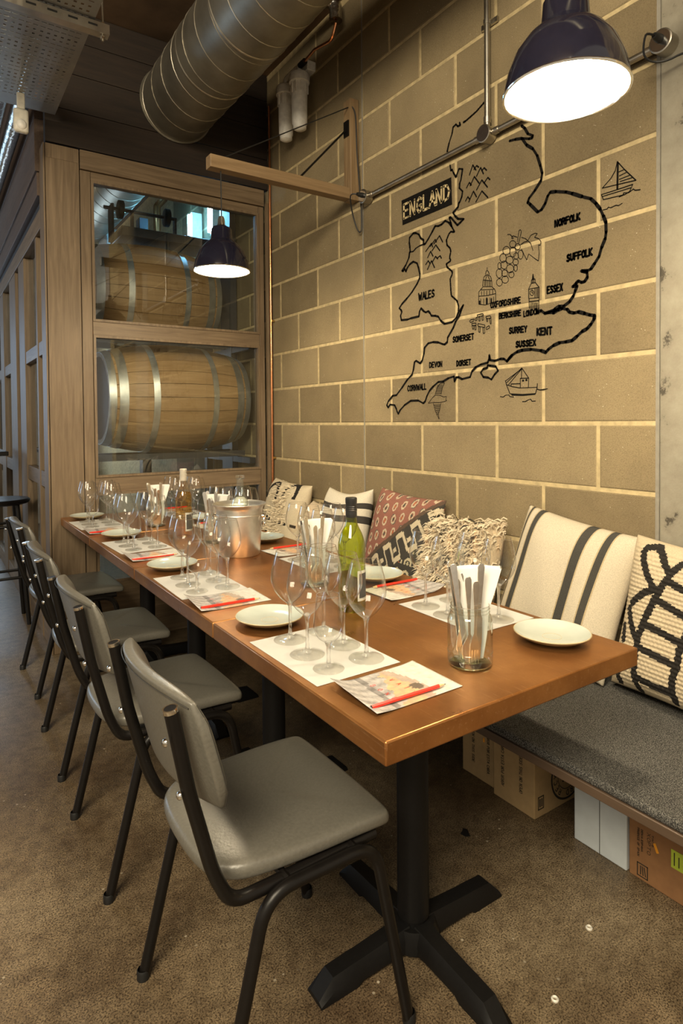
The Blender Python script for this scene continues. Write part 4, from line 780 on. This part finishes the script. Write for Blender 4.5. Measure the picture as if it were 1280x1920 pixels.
segs += [((1.05-a[0], a[1]), (1.05-b[0], b[1])) for a, b in segs if a[0] < .42 and b[0] < .42]
def tuft_col(u, v):
    d = min(seg_dist((u, v), a, b) for a, b in segs); return INK if d < .0235 else CREAM
def tuft_disp(u, v):
    r = v*36; k = int(r); return .008*(abs(math.sin(PI*r))**.7)*(.45+.55*abs(math.sin(PI*(u*34+.5*(k % 2)))))
cushion('tufted cream cushion with black ladder pattern beside the concrete column', colour=tuft_col, n=132, disp=tuft_disp, **g1)
# cream linen cushion with charcoal stripes
def stripe_col(u, v):
    c = (.58, .51, .39)
    for a, b in ((.045, .075), (.135, .195), (.585, .665), (.765, .825)):
        if a < u < b: c = (.055, .052, .045)
        elif min(abs(u-a), abs(u-b)) < .006: c = (.45, .36, .22)
    return c
cushion('cream linen cushion with vertical charcoal stripes on the bench', 1.31, .45, .475, .15, 17, WX-.006, stripe_col, 100, 3, -8, sag=-.004)
# shaggy cushion: body and strands
so, _, sv, sR = cushion('shaggy cream cushion with long wool strands and black tufts', 1.762, .385, .44, .14, 20, WX-.05, lambda u, v: (.50, .40, .27), 24, 0, 4)
so['category'] = 'cushion'
rng = random.Random(3); nrm = sR @ Vector((0, 0, 1))
for nm, mt, cnt, sel in (('shag_pile', 'cream_wool', 1700, 0), ('black_tufts', 'black_flex', 170, 1)):
    mb = MB(); half = len(sv)//2
    for k in range(cnt):
        if sel: p = sv[min(half+200, max(0, int(rng.choice((.42, .55, .72, .86))*half+rng.uniform(-22, 22))))]
        else: p = sv[int(rng.random()*half*1.12) % len(sv)]
        p = p+Vector((0, rng.uniform(-.012, .012), rng.uniform(-.012, .012))); d = (nrm*rng.uniform(.5, 1)+Vector((rng.uniform(-.3, .1), rng.uniform(-.9, .9), rng.uniform(-.5, .9)))).normalized()
        ln = rng.uniform(.028, .055); q = p+d*ln*.55; e = q+(d+Vector((0, rng.uniform(-.4, .4), -.9))).normalized()*ln*.6; s = d.orthogonal().normalized()*rng.uniform(.0024, .0042)
        if max(p.x, q.x, e.x) > WX-.004 or min(p.z, q.z, e.z) < BZ+.002: continue
        mb.add([p-s, p+s, q+s, q-s, e], [(0, 1, 2, 3), (3, 2, 4)])
    o = mb.build(nm, mt, so, smooth=True, ang=180); o['kind'] = 'stuff'
# flat-woven patterned cushion
def kilim(u, v):
    s = v-(.02+.86*u)
    if s > .14:
        a, b = (u*1.0+v*.35)*7.5, (v*1.0-u*.3)*7.5; i, j = math.floor(a), math.floor(b); fa, fb = a-i-.5, b-j-.5
        r = math.hypot(fa*1.3, fb); k = math.atan2(fb, fa)
        if abs(r-.27-.06*math.sin(2*k)) < .075: return (.52, .44, .31)
        if r < .13: return (.07, .065, .05) if (i+j) % 2 else (.40, .13, .06)
        if .34 < r < .42 and (i+j) % 3 == 0: return (.10, .10, .08)
        return (.27, .115, .085)
    if s > .09: return (.10, .065, .045)
    if s > -.26:
        t = ((u+v*.9)*3.6) % 1.0; q = (s+.26)/.35
        zig = .5+.36*(1 if t < .5 else -1); 
        if abs(q-zig) < .10 or abs(t-.5) < .07 and .15 < q < .9 or (t < .06 and .15 < q < .9): return (.56, .48, .34)
        if .42 < q < .58 and .62 < t < .86: return (.56, .48, .34)
        return (.05, .045, .038)
    a, b = u*9, v*9; i, j = math.floor(a), math.floor(b); fa, fb = a-i-.5, b-j-.5; r = math.hypot(fa, fb*.8)
    if abs(r-.3) < .08 and fb > -.15: return (.46, .40, .27)
    if r < .12: return (.42, .10, .04) if (i+j) % 2 else (.40, .36, .24)
    return (.045, .042, .036)
cushion('flat-woven cushion in dusty pink and black with cream hooked zigzag', 2.19, .48, .50, .13, 16, WX-.006, kilim, 120, -2, -2)
def band_col(u, v): return (.05, .045, .04) if (.63 < v < .71 or .78 < v < .84 or .12 < v < .2) else (.70, .64, .52)
cushion('white cushion with horizontal black bands behind the green bottle', 2.655, .38, .48, .15, 15, WX-.006, band_col, 64, 2, 3, sag=.02)
def loop_col(u, v):
    for cx, cy, r in ((.28, .78, .17), (.72, .84, .15)):
        if abs(math.hypot((u-cx)*1.1, v-cy)-r) < .03 and v > cy-.05: return INK
    if v < .5:
        if abs(v-.47) < .03 and u < .35 or abs(v-.38) < .025 and u < .3: return INK
        a, b = u*9, v*12
        if math.hypot(a-math.floor(a)-.5, b-math.floor(b)-.5) < .28 and (math.floor(b) % 2): return INK
    return (.62, .53, .38)
ft, _, fv, fR = cushion('cream tasselled cushion with black arcs and dots in the corner of the bench', 3.29, .46, .47, .15, 16, WX-.006, loop_col, 84, 0, -2, disp=lambda u, v: .004*abs(math.sin(PI*v*40)))
mb = MB(); nrm = fR @ Vector((0, 0, 1)); half = len(fv)//2
for k in range(420):
    p = fv[int((.50+rng.random()*.28)*half)]
    if rng.random() < .5: p = fv[int((.25+rng.random()*.6)*half)]
    d = (nrm+Vector((0, rng.uniform(-.8, .8), rng.uniform(-.3, .9)))).normalized(); ln = rng.uniform(.02, .035); q = p+d*ln; s = d.orthogonal().normalized()*.0022
    mb.add([p-s, p+s, q+s+Vector((0, 0, -.008)), q-s+Vector((0, 0, -.008))], [(0, 1, 2, 3)])
mb.build('tassels', 'cream_wool', ft)['kind'] = 'stuff'
cushion('small knobbly cream wool cushion behind the wine glasses', 2.955, .20, .38, .13, 16, WX-.006, lambda u, v: (.60, .50, .36), 72, 0, 0, disp=lambda u, v: .007*abs(math.sin(PI*v*16)*math.sin(PI*u*14)))

# ================================================================ ON THE TABLE
TT = TZ+.0006
def curve_prof(pts, n=4): return [(max(p.x, .0005), p.y) for p in spline([Vector((a, b, 0)) for a, b in pts], n)]
def make_glass(name, bowl, stem, label, cat, group):
    t = thing(name, label, cat, group=group)
    MB().lathe(curve_prof(bowl, 5), 32).build('bowl', 'thin_glass', t, False, True, ang=180)
    rr, rz = bowl[-1]; MB().lathe([(rr+.0006*math.cos(a*PI/3), rz+.0006*math.sin(a*PI/3)) for a in range(7)], 32).build('rim', 'stem_glass', t, False, True, ang=180)
    k = next(i for i, q in enumerate(stem) if q[0] < .011 and i > 2)
    MB().lathe(stem[:k+1], 32).build('foot', 'foot_glass', t, False, True, ang=50); MB().lathe(stem[k:], 20).build('stem', 'stem_glass', t, False, True, ang=50)
    return t
big = make_glass('wine_glass', [(.0042, .0865), (.012, .0915), (.0255, .104), (.0375, .121), (.0435, .138), (.0445, .152), (.0420, .172), (.0365, .195), (.0318, .2115)],
                 [(.0005, 0), (.0385, 0), (.0392, .0012), (.0385, .0022), (.024, .0040), (.010, .0070), (.0052, .014), (.0038, .030), (.0036, .060), (.0044, .080), (.0085, .0895), (.0040, .0925), (.0005, .0930)], 'x', 'glass', 'tall wine glasses on the paper mats')
small = make_glass('tasting_glass', [(.0040, .0545), (.011, .058), (.0225, .067), (.0295, .080), (.0312, .092), (.0300, .110), (.0270, .133), (.0243, .1555)],
                 [(.0005, 0), (.0325, 0), (.0332, .0012), (.0325, .0022), (.020, .0040), (.009, .0065), (.0052, .012), (.0040, .025), (.0042, .046), (.0085, .0565), (.0040, .0590), (.0005, .0595)], 'x', 'glass', 'small tasting glasses on the paper mats')
# side plate
plate = thing('side_plate', 'x', 'plate', group='side plates')
MB().lathe([(.0005, .0015), (.040, .0015), (.043, 0), (.048, 0), (.050, .003), (.070, .0085), (.0840, .0160), (.0865, .0185)], 44).build('underside', 'plate_rim', plate, False, True)
MB().lathe([(.0865, .0185), (.0878, .0198), (.0872, .0212), (.0855, .0212)], 44).build('rim', 'plate_rim', plate, False, True)
MB().lathe([(.0855, .0212), (.082, .0185), (.066, .0105), (.050, .0072), (.030, .0066), (.0005, .0064)], 44).build('dish', 'plate_glaze', plate, False, True)
MB().tube([(.022*math.cos(a*PI/14), .022*math.sin(a*PI/14), .0068) for a in range(28)], .0004, 4, closed=True).build('glaze_ring', 'plate_rim', plate, False)
# printed leaflet (local: +x is the top of the page, y across)
def leaf_print(a, b):     # a 0 bottom..1 top, b 0..1 across
    n = lambda x, y: math.sin(x*13+3*math.sin(y*7))*math.sin(y*17+2*math.sin(x*9))
    hor = .60+.10*math.sin(b*3.0+.4)+.02*n(a, b)
    if math.hypot((a-.66)*1.1, (b-.36)*.9) < .075+.015*n(a*3, b*3): return (.16, .12, .09)
    if a > hor+.04: return (.66, .63, .56)
    if a > hor-.06: return (.46, .36, .29)
    if a > .34+.18*b+.05*n(a, b): return (.62+.05*n(a*2, b*2), .42+.05*n(a*2, b*2), .25)
    g = .42+.13*math.sin((b*30+a*14)+3*math.sin(a*9))*.6+.07*n(a*4, b*2)
    if abs(a-.24-.06*b) < .03: g *= .55
    return (g*1.02, g*.95, g*.9)
def make_leaflet():
    t = thing('leaflet', 'x', 'leaflet', group='printed leaflets with pencils')
    n, mm = 46, 34; vs = []; fs = []; cols = []
    for i in range(n+1):
        for j in range(mm+1):
            a, b = i/n, j/mm; zc = .016*max(0, (.30-a)/.30)**2*(.25+.75*b)+.003*max(0, (a-.8)/.2)**2*b; vs.append((-.105+.21*a, -.074+.148*b, .0006+zc))
    for i in range(n):
        for j in range(mm):
            fs.append((i*(mm+1)+j, (i+1)*(mm+1)+j, (i+1)*(mm+1)+j+1, i*(mm+1)+j+1)); cols += [*leaf_print((i+.5)/n, (j+.5)/mm), 1]*4
    me = bpy.data.meshes.new('sheet'); me.from_pydata(vs, [], fs); me.materials.append(MATS['printed_paper']); me.shade_smooth()
    me.color_attributes.new('Col', 'FLOAT_COLOR', 'CORNER').data.foreach_set('color', cols)
    sh = link('sheet', me, t, False); md = sh.modifiers.new('s', 'SOLIDIFY'); md.thickness = .0004; md.offset = -1
    mb = MB()
    for s, a0 in (('BOND', .30), ('VATY', .52)):
        for i, chh in enumerate(s):
            b0 = .70-.15*i
            for l in FONT[chh]:
                for p, q in zip(l, l[1:]):
                    P = [Vector((-.105+.21*a0+v*.011, -.074+.148*b0-u*.011, 0)) for u, v in (p, q)]; tt = (P[1]-P[0]).normalized(); w = Vector((-tt.y, tt.x, 0))*.0005; zz = Vector((0, 0, .0013))
                    mb.add([P[0]+w+zz, P[0]-w+zz, P[1]-w+zz, P[1]+w+zz], [(0, 1, 2, 3)])
    mb.build('red_lettering', 'red_paint', sh, False); return t
leaf = make_leaflet()
def make_pencil():
    t = thing('pencil', 'x', 'pencil', group='red pencils on the leaflets'); r = .0039; hx = lambda x, rr: [(x, rr*math.cos(PI/6+k*PI/3), rr*math.sin(PI/6+k*PI/3)+r*.87) for k in range(6)]
    def tube(rows): return [p for q in rows for p in q], [(a*6+k, a*6+(k+1) % 6, (a+1)*6+(k+1) % 6, (a+1)*6+k) for a in range(len(rows)-1) for k in range(6)]
    MB().add(*tube([hx(-.088, r), hx(.070, r)])).build('shaft', 'red_paint', t, False); MB().add(*tube([hx(.070, r), hx(.084, r*.32)])).build('sharpened_wood', 'pencil_wood', t, False)
    MB().add(*tube([hx(.084, r*.32), hx(.089, r*.03)])).build('lead', 'graphite', t, False); MB().add(hx(-.0881, r*.97), [tuple(range(6))]).build('end', 'graphite', t, False); return t
pen = make_pencil()
mat_me = MB().box(-.105, .105, -.1485, .1485, 0, .0004).build('paper_mat', 'paper'); 
tag(mat_me, 'x', 'placemat', 'white paper mats'); protos = [big, small, plate, leaf, pen, mat_me]; used = set()
def put(o, x, y, z, rz, label, group=None):
    if o.name not in used: used.add(o.name); c = o; c.location = (x, y, z); c.rotation_euler = (0, 0, rz); c['label'] = label
    else: c = dup(o, None, (x, y, z), rz, label)
    if group: c['group'] = group
    return c
REL = [(-.020, .105, 0), (-.035, .003, 0), (-.040, -.090, 1), (.075, .107, 0), (.063, .004, 0), (.058, -.090, 0)]
rg = random.Random(11)
POS = ['outer corner by plate', 'outer middle', 'outer corner by leaflet', 'inner corner by plate', 'inner middle', 'inner corner by leaflet']
for side, sets in (('chair', [(.725, 1.165, .25, (.023, -.237), .01), (.716, 1.886, .258, (0, -.222), -.02), (.728, 2.635, .240, (-.001, -.245), .03), (.715, 3.312, .222, (.005, -.235), .02)]),
                   ('bench', [(1.197, 1.195, .275, (0, -.255), .0), (1.200, 1.905, .300, (-.006, -.245), .02), (1.196, 2.665, .265, (.0, -.250), -.02), (1.200, 3.330, .24, (.0, -.225), .01)])):
    fl = 0 if side == 'chair' else PI; sg_ = 1 if side == 'chair' else -1
    for i, (cx, cy, pd, lf, rz) in enumerate(sets):
        put(mat_me, cx, cy, TT, fl+rz, f'white paper placemat, {ORD[i]} from the free table end on the {side} side')
        for gi, (dx, dy, sm) in enumerate(REL):
            ca, sa = math.cos(fl+rz), math.sin(fl+rz); jx, jy = (0, 0) if i == 0 and side == 'chair' else (rg.uniform(-.0015, .0015), rg.uniform(-.0015, .0015))
            x, y = cx+(dx+jx)*ca-(dy+jy)*sa, cy+(dx+jx)*sa+(dy+jy)*ca
            put(small if sm else big, x, y, TT+.0006, rg.uniform(0, 6), ('small tasting glass, ' if sm else 'tall wine glass, ')+f'{POS[gi]}, {ORD[i]} mat from free end, {side} side', f'glasses on {ORD[i]} mat, {side} side')
        put(plate, cx+(0 if side == 'chair' else .012), cy+sg_*pd, TZ+.0004, rg.uniform(0, 6), f'pale green side plate, {ORD[i]} from the free table end on the {side} side')
        lx, ly = cx+sg_*lf[0], cy+sg_*lf[1]
        put(leaf, lx, ly, TT+.0004, fl+rz, f'printed landscape leaflet, {ORD[i]} from the free table end on the {side} side')
        px_, py_ = lx+sg_*-.012, ly+sg_*-.055
        put(pen, px_, py_, TT+.0032, fl+rz-.03, f'red pencil on the {ORD[i]} leaflet from the free table end on the {side} side')
# ---- bottles
def bottle(name, label, x, y, glass, wine=None, cap='dark_foil', h=.305, r=.0375, z=TT, lab=True, caph=.052):
    t = thing(name, label, 'bottle', (x, y, z)); k = h/.305
    pf = curve_prof([(r*.93, .001), (r, .006), (r, .10), (r, .165), (r*.96, .185), (r*.78, .208), (r*.52, .228), (r*.40, .245), (r*.375, .265), (r*.375, .295)], 3); pf = [(a, b*k) for a, b in pf]
    MB().lathe([(.0005, .012), (r*.6, .006), (r*.93, .001)]+pf, 32).build('glass_body', glass, t, False, True, ang=60)
    if wine: MB().lathe([(.0005, .013*k), (r*.93, .006*k)]+[(a*.93, b) for a, b in pf if .006*k < b < .205*k]+[(.0005, .205*k)], 28).build('wine', wine, t, False, True, ang=60)
    if lab:
        def patch(a0, a1, z0, z1, rr): return MB().add([(rr*math.cos(a0+(a1-a0)*q/10), rr*math.sin(a0+(a1-a0)*q/10), z) for z in (z0, z1) for q in range(11)], [(q, q+1, q+12, q+11) for q in range(10)])
        lb = patch(-1.75, -.15, .030, .112, r+.0004).build('label', 'bottle_label', t, False, True); patch(-1.62, -.28, .038, .104, r+.0008).build('label_print', 'label_ink', lb, False, True)
    if cap:
        c0 = h-caph; MB().lathe([(r*.385, c0), (r*.42, c0+.004), (r*.42, c0+.012), (r*.41, h-.014), (r*.43, h-.012), (r*.43, h), (r*.38, h+.002), (.0005, h+.002)], 24).build('cap', cap, t, False, True)
        for q in range(3): MB().lathe([(r*.425, h-.024-.005*q), (r*.45, h-.0225-.005*q), (r*.425, h-.021-.005*q)], 24).build('cap_ridge', cap, t, False, True)
    return t
bottle('wine_bottle', 'green wine bottle with a black screw cap beside the first mats', .961, 1.384, 'green_glass')
bottle('wine_bottle', 'rose wine bottle with a cream cap, amber wine showing through', .957, 2.70, 'rose_glass', 'rose_wine', 'cap_cream')
# ---- ice bucket with a water bottle in it
bk = thing('ice_bucket', 'brushed aluminium ice bucket with ring handles', 'bucket', (1.008, 2.215, TT))
MB().lathe([(.0005, .002), (.070, .002), (.0745, 0), (.0775, .004), (.085, .10), (.0890, .165), (.0895, .178), (.0935, .188), (.1035, .196), (.1045, .199), (.1025, .200), (.092, .191), (.0870, .180), (.0830, .10), (.0750, .007), (.0005, .006)], 44).build('pail', 'bucket_aluminium', bk, False, True, ang=50)
MB().lathe([(.0893, .155), (.0905, .157), (.0897, .160)], 44).build('bead', 'bucket_aluminium', bk, False, True)
for a in (-.62, PI-.62):
    ca, sa = math.cos(a), math.sin(a)
    MB().lathe([(.0005, .014), (.006, .012), (.007, 0)], 12, fn=lambda X, Y, Z: (ca*(.087+Z)-sa*X, sa*(.087+Z)+ca*X, .150+Y)).build('handle_lug', 'chrome', bk, False, True)
    MB().tube([(ca*(.097+.004*math.cos(k*PI/10))-sa*.020*math.sin(k*PI/10), sa*(.097+.004*math.cos(k*PI/10))+ca*.020*math.sin(k*PI/10), .132+.024*math.cos(k*PI/10)) for k in range(20)], .003, 8, closed=True).build('ring_handle', 'chrome', bk, False, True)
wbt = bottle('water_bottle', 'clear glass water bottle standing in the ice bucket', 1.015, 2.222, 'clear_bottle', None, None, .30, .036, TT+.0075, False)
MB().lathe([(.0140, .284), (.0175, .286), (.0175, .298), (.0140, .300), (.0115, .300)], 24).build('lip', 'stem_glass', wbt, False, True)
MB().lathe([(.0145, .215), (.0300, .198), (.0005, .200)], 24).build('neck_label', 'bottle_label', wbt, False, True)
# ---- jars of cutlery and napkins
def make_cutlery(kind):
    """one flat piece standing upright, handle end at the top"""
    if kind == 'knife': out = [(-.0035, 0), (.008, .01), (.0095, .05), (.008, .095), (.0045, .105), (.0042, .12), (.0072, .19), (.0078, .203), (.005, .211), (-.005, .211), (-.0078, .203), (-.0072, .19), (-.0042, .12), (-.0045, .105)]
    elif kind == 'fork': out = [(-.011, 0), (-.009, 0), (-.0085, .035), (-.005, .035), (-.0048, 0), (-.0025, 0), (-.002, .035), (.002, .035), (.0025, 0), (.0048, 0), (.005, .035), (.0085, .035), (.009, 0), (.011, 0), (.0115, .045), (.008, .062), (.003, .075), (.003, .12), (.0075, .185), (.0078, .198), (.005, .205), (-.005, .205), (-.0078, .198), (-.0075, .185), (-.003, .12), (-.003, .075), (-.008, .062), (-.0115, .045)]
    else: out = [(0, 0), (.012, .006), (.019, .025), (.017, .045), (.008, .06), (.003, .07), (.003, .12), (.0075, .185), (.0078, .198), (.005, .205), (-.005, .205), (-.0078, .198), (-.0075, .185), (-.003, .12), (-.003, .07), (-.008, .06), (-.017, .045), (-.019, .025), (-.012, .006)]
    return MB().prism(out, lambda u, v, w: (u, w, v), -.0013, .0013).build(kind, 'cutlery_steel', None, False, False, bevel=.0006)
CUT = {k: make_cutlery(k) for k in ('knife', 'fork', 'spoon')}
def make_jar():
    t = thing('glass_jar', 'x', 'jar', group='cutlery jars on the table')
    MB().lathe(curve_prof([(.0420, .0008), (.0460, .006), (.0470, .02), (.0470, .085), (.0465, .098), (.0430, .107), (.0400, .110)], 3)+[(.0400, .128)], 36).build('jar_body', 'jar_glass', t, False, True, ang=50)
    for z in (.113, .120): MB().lathe([(.0402, z), (.0418, z+.0015), (.0402, z+.003)], 36).build('screw_thread', 'jar_glass', t, False, True)
    MB().lathe([(.0398+.0014*math.cos(a*PI/4), .128+.0012*math.sin(a*PI/4)) for a in range(9)], 36).build('lip', 'stem_glass', t, False, True, ang=180)
    MB().lathe([(.0005, .0005), (.0415, .0008), (.044, .003), (.040, .006), (.0005, .005)], 36).build('base', 'jar_base', t, False, True)
    MB().lathe([(.0471, .030), (.0477, .031), (.0471, .032)], 36).build('mould_line', 'jar_glass', t, False, True); return t
jar = make_jar()
def make_napkins():
    nl = 6; vs = []; mb = MB()
    for q in range(nl):
        o = -.009+q*.0034; rows = []
        for (hw, z, bow) in ((.016, .006, 0), (.024, .06, .001), (.027, .11, .002), (.040, .15, .006), (.053, .200-.002*abs(q-2), .014)):
            rows.append([(u*hw, o*(.8+z*4)+bow*(1-u*u)*1.4, z) for u in (-1, -.5, 0, .5, 1)])
        for dy in (0, .0021):
            pass
        vv = [(x, y, z) for r in rows for x, y, z in r]+[(x, y+.0022, z) for r in rows for x, y, z in r]; n = 25
        fs = [(a*5+k, a*5+k+1, (a+1)*5+k+1, (a+1)*5+k) for a in range(4) for k in range(4)]; fs += [tuple(i+n for i in f) for f in fs]
        fs += [(a*5, (a+1)*5, (a+1)*5+n, a*5+n) for a in range(4)]+[(a*5+4, (a+1)*5+4, (a+1)*5+4+n, a*5+4+n) for a in range(4)]+[(20+k, 21+k, 21+k+n, 20+k+n) for k in range(4)]
        mb.add(vv, fs)
    return mb.build('napkins', 'napkin', None, False, True, ang=50)
nap = make_napkins(); tag(nap, 'x', 'napkins', 'napkin bundles in the jars')
jl = ['at the free table end', 'behind the green bottle', 'beside the ice bucket', 'before the cask window']
first = {}
for i, (x, y, rz) in enumerate(((.946, .926, 0), (1.01, 1.66, .5), (1.02, 2.50, -.3), (.945, 3.06, .4))):
    put(jar, x, y, TT, rz, f'clear glass jar of cutlery {jl[i]}')
    vdir = rz-.55
    put(nap, x+.013*math.cos(vdir)-.010*math.sin(vdir), y+.013*math.sin(vdir)+.010*math.cos(vdir), TT+.004, vdir, f'white folded napkins in the cutlery jar {jl[i]}')
    for k, (kd, dx, dy, tx, ty, tw) in enumerate((('knife', -.012, -.012, -.17, .02, .2), ('fork', -.016, .0, -.10, .05, -.1), ('spoon', -.004, -.016, -.04, .06, .1), ('knife', -.018, .008, -.13, -.04, .5), ('fork', .004, -.018, .02, .08, 0), ('spoon', -.010, .006, -.06, -.02, -.3), ('knife', .010, -.012, .06, .05, .2))):
        src = CUT[kd]
        if kd in first: c = src.copy(); COL.objects.link(c)
        else: c = src; first[kd] = 1
        a = vdir; X, Y = dx*math.cos(a)-dy*math.sin(a), dx*math.sin(a)+dy*math.cos(a)
        c.rotation_mode = 'XYZ'; c.matrix_world = Matrix.Translation((x+X, y+Y, TT+.007)) @ Matrix.Rotation(a, 4, 'Z') @ Matrix.Rotation(-tx*-1*.75, 4, 'Y') @ Matrix.Rotation(ty*.8, 4, 'X') @ Matrix.Rotation(tw, 4, 'Z') @ Matrix.Scale((1, .86, .9)[k % 3], 4)
        tag(c, f'steel {kd} standing in the cutlery jar {jl[i]}', kd, f'cutlery in the jar {jl[i]}')
# blue clip under the table
tag(MB().box(.66, .667, 3.02, 3.05, .695, .6995).build('table_clip', 'blue_plastic'), 'small blue plastic clip under the table edge', 'clip')
